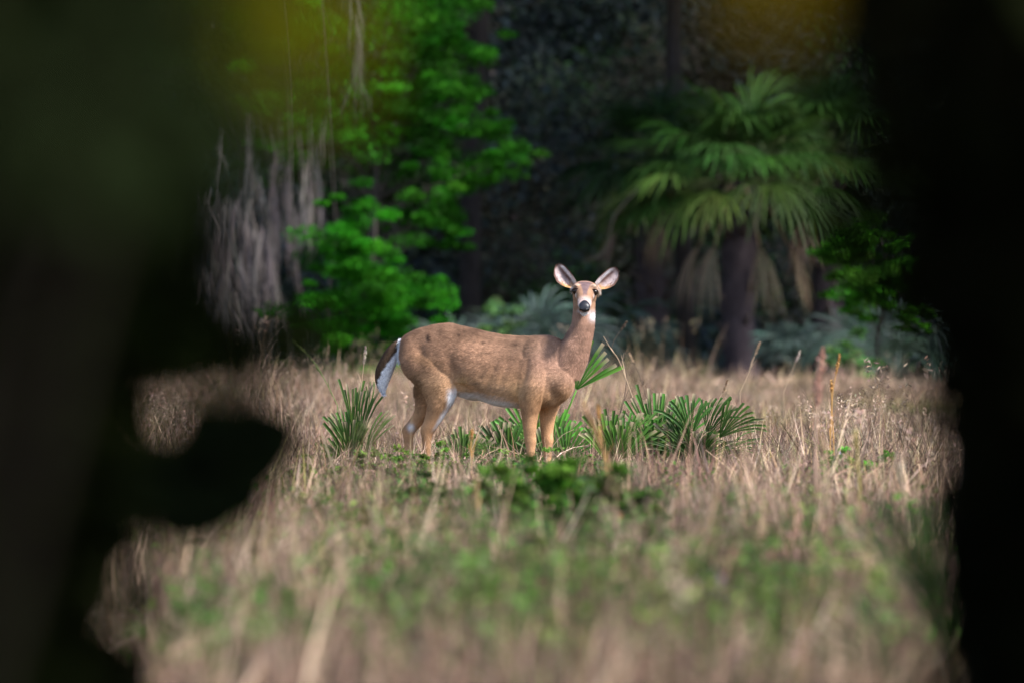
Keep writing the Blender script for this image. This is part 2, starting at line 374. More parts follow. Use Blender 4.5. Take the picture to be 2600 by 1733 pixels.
# ------------------------------------------------------------------ palms
def add_fan(mb, hub, fwd, up, L, nseg, spread, droop, wid, col, tipcol=None, cut=0.0, fused=.42, vcol=.16):
    fwd = unit(fwd); side = unit(np.cross(fwd, up)); up = np.cross(side, fwd)
    al = np.linspace(-spread, spread, nseg)
    ts = np.array([0.02, .22, .45, .75, 1.0])
    for a in al:
        a = a + rng.normal(0, .025)
        d = math.cos(a) * fwd + math.sin(a) * side; s = unit(np.cross(d, up))
        ln = L * (.72 + .28 * math.cos(a)) * rng.uniform(.88, 1.08) * (1 - cut * rng.uniform(0, 1))
        dr = droop * rng.uniform(.6, 1.4)
        p = hub + d * (ts * ln)[:, None] + (up * .12 * ln) * np.sin(ts * 2.2)[:, None] * 1 - np.array([0, 0, 1.]) * (dr * ln * ts ** 2.6)[:, None]
        tip = .75 if cut > 0 else .12
        wd = wid * np.array([.22, .8, 1.0, .8 if not cut else .95, tip])[:, None]
        wd = np.minimum(wd, (ts[:, None] * ln * (2 * spread / nseg) * .62 + .003))
        Vl = p - s * wd * .5 + up * wd * .22; Vr = p + s * wd * .5 + up * wd * .22; Vm = p - up * wd * .12
        V = np.stack([Vl, Vm, Vr], 1).reshape(-1, 3)
        i = np.arange(4)[:, None] * 3
        Q = np.concatenate([i + np.array([[0, 1, 4, 3]]), i + np.array([[1, 2, 5, 4]])])
        C = np.tile(vary(col, 1, vcol, .05)[0], (15, 1))
        if tipcol is not None and rng.uniform() < .4: C[12:] = tipcol
        mb.add(V, Q, C=C)

def frond(parent, base, d0, pl, L, nseg, spread, droop, wid, col, tipcol=None, cut=0.0, bend=.25, pr=.006, up=None, facing=None, origin=(0, 0, 0), pcol=None):
    """petiole from base along d0, then a fan; a part of its plant"""
    base = np.asarray(base, float); d0 = unit(d0)
    t = np.linspace(0, 1, 7)[:, None]
    path = base + d0 * pl * t - np.array([0, 0, 1.]) * bend * pl * t ** 2
    fwd = unit(path[-1] - path[-2])
    if up is None:
        up = np.array([0, 0, 1.]) - fwd * fwd[2]
        if np.linalg.norm(up) < .25: up = np.array([rng.normal(), rng.normal(), .1])
    if facing is not None: up = np.asarray(facing, float)
    mb = MB(); add_tube(mb, path, np.linspace(pr * 1.3, pr, 7), pcol if pcol is not None else np.asarray(col) * 1.25, 5)
    add_fan(mb, path[-1], fwd, unit(up), L, nseg, spread, droop, wid, col, tipcol, cut)
    return mb.build('frond', M_PALM, parent, origin=origin)

# cabbage palm
def cabbage_palm(label, Y, xpx, crown_y, R, nfr, r0, ytop=0, dead=5, col=(.040, .092, .035)):
    b = D(xpx, 880, Y); b[2] = 0; hub = D(xpx, crown_y, Y)
    t = empty('cabbage_palm', b); tag(t, label, 'palm tree', 'cabbage palms at the edge of the wood')
    mb = MB(); pth = wob(b - np.array([0, 0, .1]), hub, 14, .03); add_tube(mb, pth, r0 * (1 + .15 * np.sin(np.arange(14) * 2.4)), (.045, .034, .038), 12)
    mb.build('trunk', M_BARK, t, True, origin=b)
    bo = MB()      # old leaf bases on the trunk
    for k in range(34):
        z = rng.uniform(.15, .97); p = b * (1 - z) + hub * z; a = rng.uniform(0, 6.28); d = np.array([math.cos(a), math.sin(a), 1.1])
        add_tube(bo, [p + np.array([math.cos(a), math.sin(a), 0]) * r0 * .8, p + d * .13 + np.array([math.cos(a), math.sin(a), 0]) * r0 * .7], [.04, .018], (.06, .045, .042), 5)
    bo.build('leaf_base', M_BARK, t, origin=b)['kind'] = 'stuff'
    for k in range(nfr):
        a = k * 2.399 + rng.uniform(-.2, .2); el = math.radians(84 - 92 * (k / nfr) + rng.uniform(-12, 12))
        d = np.array([math.cos(a) * math.cos(el), math.sin(a) * math.cos(el), math.sin(el)])
        frond(t, hub, d, R * rng.uniform(.42, .74), R * rng.uniform(.40, .58), 24, 1.75, rng.uniform(.12, .6), .040, (vary(col, 1, .28, .10)[0] * (np.array([1.9, 1.3, 1.3]) if (k > nfr * .55 and rng.uniform() < .5) else 1)), bend=.30, pr=.013, origin=b, pcol=(.10, .13, .05))
    for k in range(dead):
        a = rng.uniform(3.4, 6.0); d = np.array([math.cos(a) * .75, math.sin(a) * .75, -.35])
        frond(t, hub + np.array([0, 0, .05]), d, R * .42, R * .30, 9, .5, .8, .028, vary((.17, .12, .075), 1, .25, .05)[0], bend=.8, pr=.012, origin=b, pcol=(.2, .14, .09))
    return t
cabbage_palm('large cabbage palm with drooping green and dead fronds right of the doe', 129.0, 1700, 415, 1.55, 54, .20, dead=4, col=(.021, .055, .009))
cabbage_palm('cabbage palm with half hidden crown behind the bright shrub on the right', 131.1, 1900, 360, 1.4, 34, .18, dead=2, col=(.019, .050, .010))
cabbage_palm('cabbage palm with dark crown just left of the large palm', 132.5, 1500, 380, 1.3, 30, .17, dead=2, col=(.018, .044, .013))

SZ = 1.0
def palmetto(label, base, fronds, group, col, wid=.032, tip=(.33, .25, .16), nseg=13, cut=.18, name='saw_palmetto', pr=.005, droop=.12, bend=.12):
    """fronds rows: direction (x,y,z), petiole length, blade length, half spread, facing or None"""
    base = np.asarray(base, float); base[2] = ground_z(base[0], base[1])
    t = empty(name, base); tag(t, label, 'palmetto', group)
    for (d, pl, L, sp, fc) in fronds:
        st = base + np.array([rng.normal(0, .02), rng.normal(0, .02), -.02])
        frond(t, st, d, pl * SZ, L * SZ, nseg, sp, droop, wid, vary(col, 1, .2, .06)[0] * (np.array([1.15, .98, .85]) if SZ > 1.2 else 1), tip, cut, bend, pr, facing=fc, origin=base)
    return t

def rand_fronds(n, pl, L, sp, spreadxy=.8, face=.6):
    out = []
    for k in range(n):
        a = k * 2.399 + rng.uniform(-.3, .3); r = spreadxy * rng.uniform(.25, 1)
        out.append(((math.cos(a) * r, math.sin(a) * r, 1), pl * rng.uniform(.6, 1.15), L * rng.uniform(.8, 1.15), sp,
                    (rng.normal(0, .5), -1, rng.uniform(-.2, .8)) if rng.uniform() < face else None))
    return out

G_FAR = 'grey green palmettos in the shade at the edge of the wood'
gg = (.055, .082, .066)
for (x, Y, h, lab) in [(1090, 128.3, 1.04, 'shaded grey green palmetto left of the pale bush above the doe back'),
                       (1215, 127.7, 1.23, 'shaded grey green palmetto just left of the doe head'),
                       (1290, 129.0, 1.43, 'tallest shaded palmetto directly behind the doe head'),
                       (1455, 129.0, 0.98, 'shaded blue green palmetto in the dark gap right of the doe neck'),
                       (1830, 127.7, 0.78, 'shaded palmetto between the palm trunk and the pale bush'),
                       (2060, 127.0, 1.10, 'shaded palmetto under the bright shrub at the right edge')]:
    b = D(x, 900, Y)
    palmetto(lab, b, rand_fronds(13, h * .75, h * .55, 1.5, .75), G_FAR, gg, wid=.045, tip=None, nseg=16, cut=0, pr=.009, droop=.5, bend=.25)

SZ = 1.42
G_NEAR = 'saw palmettos in the field around the doe'
gp = (.060, .150, .030)
F = lambda *r: list(r)
Cf = (0, -1, .25)
palmetto('spiky dark green palmetto clump left of the doe tail', D(812, 1030, 65.0),
    [((-.2, 0, 1), .14, .22, .35, Cf), ((.0, .1, 1), .20, .28, .22, Cf), ((.16, -.1, 1), .16, .30, .2, (-.5, -1, .2)), ((.45, .0, 1), .12, .24, .25, (-.8, -1, .2)), ((-.06, -.1, 1), .08, .24, .45, Cf), ((.06, -.2, 1), .10, .22, .35, Cf),
     ((1.1, -.1, .75), .06, .20, .2, (0, -.5, 1)), ((-.5, 0, 1), .08, .14, .35, Cf), ((.06, .1, 1.2), .24, .22, .16, (1, -.6, .1)), ((1.2, -.2, .4), .04, .17, .3, (0, -.6, 1)), ((-.3, -.2, 1), .05, .17, .4, Cf)],
    G_NEAR, (.050, .110, .024), wid=.022, nseg=8, cut=.2)
t = palmetto('bright green palmetto with an open fan behind the chest of the doe', D(1246, 1030, 65.6),
    [((.42, 0, 1), .385, .235, .78, (-.30, -1, .1)), ((-.35, 0, 1), .15, .2, .7, Cf), ((.12, 0, 1), .10, .2, .8, Cf), ((-.1, -.1, 1), .1, .2, .6, Cf), ((.35, -.1, 1), .12, .18, .6, Cf)],
    G_NEAR, (.085, .235, .040), wid=.03, nseg=11, cut=.25, droop=.0, bend=.0)
fan = [c for c in t.children][0]
palmetto('leaning palmetto just right of the doe front legs', D(1412, 1020, 64.8),
    [((.05, 0, 1), .08, .24, .35, Cf), ((.75, 0, 1), .14, .26, .35, (-.5, -1, .4)), ((-.2, 0, 1), .08, .2, .4, Cf), ((.4, .1, 1), .10, .24, .3, Cf), ((1.0, 0, .9), .2, .2, .3, (-.3, -.6, 1))] + rand_fronds(6, .11, .20, .45, .42, .9),
    G_NEAR, (.058, .150, .028), nseg=9)
palmetto('palmetto with upright blades between the leaning one and the broad one', D(1512, 1025, 65.0),
    [((-.12, 0, 1), .10, .30, .36, Cf), ((.12, .1, 1), .10, .33, .36, Cf), ((.3, 0, 1), .10, .30, .34, Cf), ((-.35, 0, 1), .05, .22, .4, Cf), ((.0, -.1, 1), .03, .22, .6, Cf)] + rand_fronds(6, .11, .20, .45, .42, .9),
    G_NEAR, (.060, .165, .034), nseg=13)
palmetto('broad dark green palmetto farthest right, with drooping blades', D(1592, 1030, 64.6),
    [((-.1, 0, 1), .19, .25, .55, Cf), ((.30, 0, 1), .21, .24, .5, (-.6, -1, .5)), ((.5, -.1, 1), .22, .24, .5, (.6, -.7, .6)), ((-.5, 0, 1), .12, .22, .5, Cf), ((.1, -.1, 1), .06, .24, .8, Cf),
     ((.9, 0, .9), .12, .24, .4, (0, -.4, 1)), ((.4, -.2, 1), .05, .22, .7, Cf)] + rand_fronds(6, .11, .20, .45, .42, .9),
    G_NEAR, (.040, .105, .022), nseg=12, droop=.25)
palmetto('low palmetto under the belly of the doe behind its hind legs', D(1060, 1030, 65.2),
    [((-.3, 0, 1), .05, .17, .6, Cf), ((.3, 0, 1), .06, .18, .6, Cf), ((.8, 0, 1), .08, .16, .5, Cf), ((0, 0, 1), .03, .2, .7, Cf)], G_NEAR, (.055, .135, .026), nseg=10)
palmetto('low palmetto in the shade behind the front legs of the doe', D(1165, 1030, 65.4),
    [((-.3, 0, 1), .1, .19, .8, Cf), ((.3, 0, 1), .1, .2, .8, Cf), ((.0, -.1, 1), .05, .2, .9, Cf), ((.9, 0, 1), .06, .18, .5, Cf), ((-.8, 0, 1), .06, .18, .5, Cf)], G_NEAR, (.050, .130, .026), nseg=11)
palmetto('small palmetto between the two front legs of the doe', D(1275, 1035, 65.3),
    [((-.2, 0, 1), .07, .2, .6, Cf), ((.3, 0, 1), .08, .2, .6, Cf), ((0, 0, 1), .04, .2, .7, Cf)], G_NEAR, (.055, .140, .028), nseg=10)

# ------------------------------------------------------------------ doe
TH = math.radians(22); CT, ST = math.cos(TH), math.sin(TH)
X0, Y0, Z0 = -0.174, 64.0, 0.0
PXM = .000791
def cu(x): return (x - 900) * PXM          # enlarged-photo pixel -> metres right
def cz(y): return (1610 - y) * PXM         # -> metres up
def uv(u, v, z):
    """screen-aligned metres (right, away, up) -> doe-local (forward, left, up)"""
    return np.array([u * CT - v * ST, u * ST + v * CT, z])
def UV(A):
    A = np.asarray(A, float); return np.stack([A[..., 0] * CT - A[..., 1] * ST, A[..., 0] * ST + A[..., 1] * CT, A[..., 2]], -1)

def loft(mb, rings, C=(.3, .2, .1)):
    R = np.asarray(rings); n, k, _ = R.shape
    V = np.concatenate([R.reshape(-1, 3), R[0].mean(0)[None], R[-1].mean(0)[None]])
    i, j = np.meshgrid(np.arange(n - 1), np.arange(k), indexing='ij')
    Q = np.stack([i * k + j, i * k + (j + 1) % k, (i + 1) * k + (j + 1) % k, (i + 1) * k + j], -1).reshape(-1, 4)
    jj = np.arange(k); c0, c1 = n * k, n * k + 1
    T = np.concatenate([np.stack([np.full(k, c0), (jj + 1) % k, jj], -1), np.stack([np.full(k, c1), (n - 1) * k + jj, (n - 1) * k + (jj + 1) % k], -1)])
    mb.add(V, Q, T, C)
K = 28; PH = np.linspace(0, 2 * np.pi, K, endpoint=False)
def sup(c, e): return np.sign(c) * np.abs(c) ** (2 / e)

body = MB()
# torso: a, ztop, zbot, half width, z of greatest width (fraction from bottom), exponent
TOR = [(-.480, .780, .680, .040, .55, 2.1), (-.455, .808, .600, .082, .55, 2.2), (-.395, .838, .530, .112, .52, 2.3), (-.300, .862, .470, .132, .50, 2.3), (-.210, .870, .465, .138, .50, 2.2),
       (-.125, .860, .478, .140, .48, 2.1), (-.026, .840, .450, .148, .46, 2.1), (.085, .817, .418, .152, .45, 2.15), (.210, .803, .402, .148, .46, 2.2), (.330, .803, .395, .133, .47, 2.2),
       (.420, .800, .400, .118, .45, 2.1), (.490, .775, .430, .098, .42, 2.0), (.535, .690, .475, .070, .45, 2.0), (.555, .620, .530, .035, .5, 2.0)]
S = spline(TOR, 60); rings = []
for (a, zt, zb, hw, fm, e) in S:
    zm = zb + (zt - zb) * fm; s, c = np.sin(PH), np.cos(PH)
    z = np.where(s > 0, zm + (zt - zm) * sup(s, e), zm + (zm - zb) * sup(s, e))
    rings.append(np.stack([np.full(K, a), hw * sup(c, e), z], -1))
loft(body, rings)
# neck (screen-aligned): u, v, z, half width u, half depth v
NK = [(.435, -.13, .56, .120, .12), (.478, -.155, .65, .116, .118), (.512, -.175, .72, .100, .108), (.546, -.19, .79, .080, .094), (.571, -.198, .86, .067, .082), (.578, -.20, .93, .063, .074), (.579, -.20, 1.0, .062, .066), (.579, -.20, 1.05, .058, .058)]
S = spline(NK, 36); rings = []
for (u, v, z, hu, hv) in S:
    rings.append(UV(np.stack([u + hu * np.cos(PH), v + hv * np.sin(PH), np.full(K, z)], -1)))
loft(body, rings)
# head: frame
HP = math.radians(29); ROLL = math.radians(3.0)
hd = np.array([-.02, -math.cos(HP), -math.sin(HP)]); hd = hd / np.linalg.norm(hd)
hx = np.array([math.cos(ROLL), 0, -math.sin(ROLL)]); hx = unit(hx - hd * (hx @ hd)); hn = np.cross(hx, hd); hn = hn if hn[2] > 0 else -hn
EYE = np.array([cu(1637), -.262, cz(277)])
HO = EYE - hd * .07 - hn * .012
def head(s, x, h): return HO + hd * s + hx * x + hn * h
HEAD = [(-.045, .030, .008, -.030), (-.025, .052, .022, -.058), (.010, .070, .032, -.078), (.038, .077, .038, -.090), (.064, .068, .040, -.094), (.094, .055, .040, -.090), (.136, .046, .038, -.082), (.170, .041, .033, -.074), (.202, .038, .027, -.068), (.226, .035, .020, -.062), (.243, .026, .012, -.052), (.250, .012, .0, -.040)]
S = spline(HEAD, 40); rings = []
for (s, hw, ht, hb) in S:
    c, sn = np.cos(PH), np.sin(PH); h = np.where(sn > 0, ht * sup(sn, 2.3), -hb * sup(sn, 1.9)); x = hw * sup(c, 2.2) * np.where(sn < 0, 1 - .22 * np.abs(sn), 1)
    rings.append(UV(HO + hd * s + x[:, None] * hx + h[:, None] * hn))
loft(body, rings)
def lump(c, r, tilt=0.0, screen=False):
    th = np.linspace(0, np.pi, 14); R = []
    for t in th[1:-1]:
        x = r[0] * np.cos(t); q = np.stack([np.full(16, x), r[1] * np.sin(t) * np.cos(np.linspace(0, 2 * np.pi, 16, endpoint=False)), r[2] * np.sin(t) * np.sin(np.linspace(0, 2 * np.pi, 16, endpoint=False))], -1)
        if tilt: q = np.stack([q[:, 0] * math.cos(tilt) - q[:, 2] * math.sin(tilt), q[:, 1], q[:, 0] * math.sin(tilt) + q[:, 2] * math.cos(tilt)], -1)
        R.append(q + np.asarray(c))
    if screen: R = [UV(q) for q in R]
    loft(body, R)
for s in (-1, 1):      # brow ridges and cheeks
    lump(head(.050, s * .048, .030), (.016, .026, .012), 0, True)
    lump(head(.040, s * .042, -.045), (.024, .040, .034), 0, True)
# legs: rows a, l, z, radius along a, radius along l
def leg(rows, n=44):
    S = spline(rows, n); rings = []
    for (a, l, z, ra, rl) in S: rings.append(np.stack([a + ra * np.cos(PH), l + rl * np.sin(PH), np.full(K, z)], -1))
    loft(body, rings)
def front(s, da=0.0):
    leg([(.345 + da, s * .085, .680, .090, .050), (.352 + da, s * .094, .580, .098, .056), (.348 + da, s * .094, .480, .078, .054), (.340 + da, s * .088, .400, .056, .046), (.334 + da, s * .082, .320, .043, .036), (.334 + da, s * .080, .250, .035, .031), (.338 + da, s * .080, .215, .034, .030),
         (.338 + da, s * .080, .180, .027, .025), (.338 + da, s * .080, .110, .022, .021), (.342 + da, s * .080, .070, .026, .024), (.352 + da, s * .080, .035, .022, .021), (.362 + da, s * .080, .022, .018, .018)])
front(-1, -.006); front(1, .034)
def hind(s, stif, gask, hock, foot):
    leg([(-.330, s * .060, .760, .100, .050), (-.315, s * .085, .660, .135, .062), (-.270, s * .090, .580, .150, .060), (stif - .06, s * .090, .510, .120, .056), (gask + .022, s * .088, .440, .082, .048), (gask, s * .085, .380, .064, .042), ((gask + hock) / 2 + .008, s * .083, .325, .054, .036), (hock + .012, s * .082, .275, .047, .031),
         (hock + .004, s * .082, .235, .031, .025), ((hock + foot) / 2, s * .082, .150, .023, .021), (foot, s * .082, .075, .026, .024), (foot + .012, s * .082, .035, .022, .021), (foot + .022, s * .082, .022, .018, .018)])
hind(-1, -.165, -.232, -.300, -.290); hind(1, -.265, -.375, -.480, -.460)
lump((-.36, -.03, .70), (.12, .095, .13)); lump((-.02, 0, .60), (.2, .15, .16)); lump((.36, -.055, .64), (.09, .085, .15), .25)
lump((.50, .0, .56), (.055, .075, .10))

tmp = bpy.data.objects.new('tmp', body.mesh('tmp', M_FUR)); COL.objects.link(tmp)
r = tmp.modifiers.new('r', 'REMESH'); r.mode = 'VOXEL'; r.voxel_size = .0052
s_ = tmp.modifiers.new('s', 'SMOOTH'); s_.factor = .5; s_.iterations = 7
bpy.context.view_layer.update()
bme = bpy.data.meshes.new_from_object(tmp.evaluated_get(bpy.context.evaluated_depsgraph_get()))
bpy.data.objects.remove(tmp)
nv = len(bme.vertices); V = np.empty(nv * 3, np.float32); bme.vertices.foreach_get('co', V); V = V.reshape(-1, 3).astype(float)
Nn = np.empty(nv * 3, np.float32); bme.vertices.foreach_get('normal', Nn); Nn = Nn.reshape(-1, 3).astype(float)

def sm(x, a, b): t = np.clip((x - a) / (b - a), 0, 1); return t * t * (3 - 2 * t)
def vnoise(P_, f, seed):
    g = np.random.default_rng(seed); out = np.zeros(len(P_))
    for k in range(7):
        d = g.normal(size=3); d = d / np.linalg.norm(d) * f * g.uniform(.6, 1.6); out += np.sin(P_ @ d + g.uniform(0, 6.28))
    return out / 3.7
def coat(V, N):
    """coat colour from place on the body (markings and tone)"""
    a, l, z = V.T
    U = a * CT + l * ST; W = -a * ST + l * CT; X = 900 + U / PXM; Yc = 1610 - z / PXM      # enlarged photo pixels
    col = lambda *c: np.array(c)[None]
    mix = lambda A, B, t: A * (1 - t[:, None]) + B * t[:, None]
    back, mid, low, leg_, white = col(.180, .100, .062), col(.290, .160, .098), col(.44, .248, .130), col(.44, .238, .122), col(.78, .76, .78)
    C = mix(np.repeat(low, len(V), 0), np.repeat(mid, len(V), 0), sm(z, .50, .66)); C = mix(C, np.repeat(back, len(V), 0), sm(z + .02 * vnoise(V, 14, 1), .72, .84) * sm(a, .47, .33))
    C = mix(C, np.repeat(leg_, len(V), 0), sm(z, .50, .40))
    # haunch: darker band
    t = np.exp(-(((X - 520) / 130) ** 2 + ((Yc - 770 - (X - 520) * .35) / 55) ** 2)) * .55; C = mix(C, np.repeat(col(.17, .092, .042), len(V), 0), t)
    t = np.exp(-(((X - 455) / 40) ** 2 + ((Yc - 960) / 80) ** 2)) * .8; C = mix(C, np.repeat(col(.13, .07, .035), len(V), 0), t)
    # pinkish grey neck and chest, tawny elbow and flank fold
    C = mix(C, np.repeat(col(.345, .198, .142), len(V), 0), sm(a, .30, .47) * sm(z, .45, .58) * .75)
    for (x, y, rx, ry, cc, k) in [(1150, 1000, 45, 55, (.46, .27, .12), .8), (775, 915, 45, 40, (.50, .29, .13), .85), (1000, 990, 170, 55, (.42, .27, .17), .6), (1290, 690, 200, 70, (.20, .125, .085), .5), (1400, 900, 110, 80, (.40, .235, .145), .55),
                                  (600, 900, 110, 60, (.40, .24, .14), .5), (900, 800, 160, 80, (.34, .185, .105), .4)]:
        t = np.exp(-(((X - x) / rx) ** 2 + ((Yc - y) / ry) ** 2)) * k; C = mix(C, np.repeat(col(*cc), len(V), 0), t)
    C *= np.clip(1 + .17 * vnoise(V, 26, 3) + .17 * vnoise(V, 85, 4), .5, 1.5)[:, None]
    # dark scabs and scars
    for (x, y, rx, ry, k) in [(530, 605, 14, 22, 1), (536, 628, 12, 10, .8), (750, 590, 9, 11, .7), (925, 643, 9, 9, 1), (915, 655, 12, 6, .5), (950, 715, 26, 8, .5), (1145, 655, 30, 14, .35), (905, 880, 10, 14, .5), (1415, 705, 12, 14, .35), (870, 930, 22, 7, .6)]:
        t = np.clip(np.exp(-(((X - x) / rx) ** 2 + ((Yc - y) / ry) ** 2)) * 1.3, 0, 1) * k; C = mix(C, np.repeat(col(.03, .018, .014), len(V), 0), t)
    # white belly, inner thighs, rump edge
    t = sm(-N[:, 2], .55, .85) * sm(z, .53, .47) * sm(a, -.26, -.18) * sm(a, .30, .2) * sm(z, .36, .39); C = mix(C, np.repeat(white * .92, len(V), 0), t)
    t = sm(N[:, 0] * .8 + np.sign(-l) * -N[:, 1] * .35 - np.abs(N[:, 2]) * .1, .55, .74) * sm(z, .25, .32) * sm(z, .53, .47) * sm(a, -.05, -.1) * (l < 0); C = mix(C, np.repeat(white, len(V), 0), t)
    t = sm(a, -.458, -.474) * sm(z, .60, .66) * sm(np.abs(l), .07, .05) * .9; C = mix(C, np.repeat(white, len(V), 0), t)
    t = np.exp(-(((X - 400) / 22) ** 2 + ((Yc - 1250) / 26) ** 2)) * (l > 0); C = mix(C, np.repeat(white, len(V), 0), np.clip(t * 1.2, 0, 1))
    # head, in head coordinates
    R = np.stack([U, W, z], -1) - HO; s, x, h = R @ hd, R @ hx, R @ hn
    hbot = np.interp(s, [q[0] for q in HEAD], [q[3] for q in HEAD]); onh = sm(z, .90, .95) * sm(s, -.02, .01) * sm(h - hbot, -.014, -.006); onh = np.maximum(onh, sm(z, .85, .88) * sm(s, .12, .15) * sm(h - hbot, -.016, -.008))
    H = np.repeat(col(.30, .170, .105), len(V), 0)
    H = mix(H, np.repeat(col(.155, .100, .098), len(V), 0), sm(np.abs(x), .036 - .22 * np.clip(s - .03, 0, .1), .024 - .15 * np.clip(s - .03, 0, .1)) * sm(h, .0, .025) * sm(s, .19, .13))
    H = mix(H, np.repeat(col(.135, .085, .082), len(V), 0), sm(np.abs(x), .045, .030) * sm(s, .045, .015) * sm(h, .0, .02))
    H = mix(H, np.repeat(col(.47, .36, .33), len(V), 0), sm(s, .15, .20) * sm(h, -.02, .01) * .8)
    H = mix(H, np.repeat(col(.29, .165, .115), len(V), 0), sm(s, .10, .16) * sm(h, .0, -.02) * .7)
    for sd_ in (-1, 1):
        for (es, ex, eh, rr, cc, k) in [(.050, .050, .036, .014, (.66, .50, .42), .85), (.108, .049, -.002, .015, (.74, .62, .58), .95), (.080, .052, .012, .023, (.10, .05, .035), .75)]:
            dd = ((s - es) / rr) ** 2 + ((x - sd_ * ex) / rr) ** 2 + ((h - eh) / (rr * .8)) ** 2; H = mix(H, np.repeat(col(*cc), len(V), 0), np.clip(np.exp(-dd) * 1.3, 0, 1) * k)
        dd = ((s - .15) / .025) ** 2 + ((x - sd_ * .036) / .010) ** 2 + ((h + .005) / .02) ** 2; H = mix(H, np.repeat(col(.17, .085, .05), len(V), 0), np.exp(-dd) * .6)
    H = mix(H, np.repeat(white, len(V), 0), sm(h, -.034, -.042) * sm(s, .15, .185))
    H = mix(H, np.repeat(col(.03, .022, .022), len(V), 0), np.exp(-(((h + .040) / .004) ** 2)) * sm(s, .19, .21) * .9)
    H = mix(H, np.repeat(white, len(V), 0), sm(h, -.068, -.076) * sm(s, .11, .15))
    H *= np.clip(1 + .12 * vnoise(V, 120, 7), .6, 1.4)[:, None]
    C = mix(C, H, onh)
    for (x_, y_) in ((1530, 268), (1752, 276)):
        t = np.clip(1.3 * np.exp(-(((X - x_) / 16) ** 2 + ((Yc - y_) / 26) ** 2)), 0, 1); C = mix(C, np.repeat(white * .85, len(V), 0), t)
    # white throat under the jaw, showing on the right
    t = np.clip(1.1 * np.exp(-(((X - 1697) / 27) ** 2 + ((Yc - 455) / 30) ** 2)), 0, 1) * (W < -.19); C = mix(C, np.repeat(white, len(V), 0), t)
    t = sm(np.abs(X - 1634), 44, 34) * sm(Yc, 421, 427) * sm(Yc, 470, 462) * sm(W, -.300, -.320); C = mix(C, np.repeat(white, len(V), 0), t)
    t = np.exp(-((Yc - 431) / 3.0) ** 2) * sm(np.abs(X - 1634), 30, 22) * (W < -.33) * .8; C = mix(C, np.repeat(col(.05, .035, .03), len(V), 0), t)
    return np.clip(C, 0, 1)

_X = 900 + (V[:, 0] * CT + V[:, 1] * ST) / PXM; _Y = 1610 - V[:, 2] / PXM; tor = sm(V[:, 2], .36, .46) * sm(V[:, 2], .95, .85) * (V[:, 0] < .62)
def bump_(x, y, rx, ry, rot=0.0):
    dx, dy = _X - x, _Y - y; c_, s_2 = math.cos(rot), math.sin(rot); return np.exp(-(((dx * c_ + dy * s_2) / rx) ** 2 + ((-dx * s_2 + dy * c_) / ry) ** 2))
disp = .0035 * vnoise(V, 22, 51) * tor + .0016 * vnoise(V, 60, 52) * tor
disp += .010 * bump_(1330, 760, 60, 170, .25) - .012 * bump_(1215, 860, 34, 150, .2) + .009 * bump_(1290, 960, 70, 70) - .010 * bump_(1420, 1000, 40, 60, -.5) + .010 * bump_(1500, 930, 60, 70)
disp += -.014 * bump_(735, 880, 40, 120, -.45) + .008 * bump_(600, 800, 110, 90) - .008 * bump_(470, 700, 40, 70) + .008 * bump_(640, 560, 50, 40) - .006 * bump_(860, 640, 120, 40) + .006 * bump_(1000, 960, 160, 50) - .009 * bump_(780, 960, 60, 26, .3)
disp += .0022 * np.sin((_X + .35 * _Y) / 13.0) * bump_(1020, 860, 150, 110)
V = V + Nn * (disp * (V[:, 1] < .02))[:, None]
bme.vertices.foreach_set('co', V.astype(np.float32).ravel()); bme.update()
Nn = np.empty(nv * 3, np.float32); bme.vertices.foreach_get('normal', Nn); Nn = Nn.reshape(-1, 3).astype(float)
setcol(bme, coat(V, Nn))
bme.materials.clear(); bme.materials.append(M_FUR)
bme.polygons.foreach_set('use_smooth', np.ones(len(bme.polygons), bool))
GZ0 = float(ground_z(X0, Y0)) + .0
doe = empty('deer', (X0, Y0, GZ0), -TH)
tag(doe, 'brown white-tailed doe standing side-on in the dry grass, head turned to the camera', 'deer')
bob = bpy.data.objects.new('body', bme); COL.objects.link(bob); bob.parent = doe

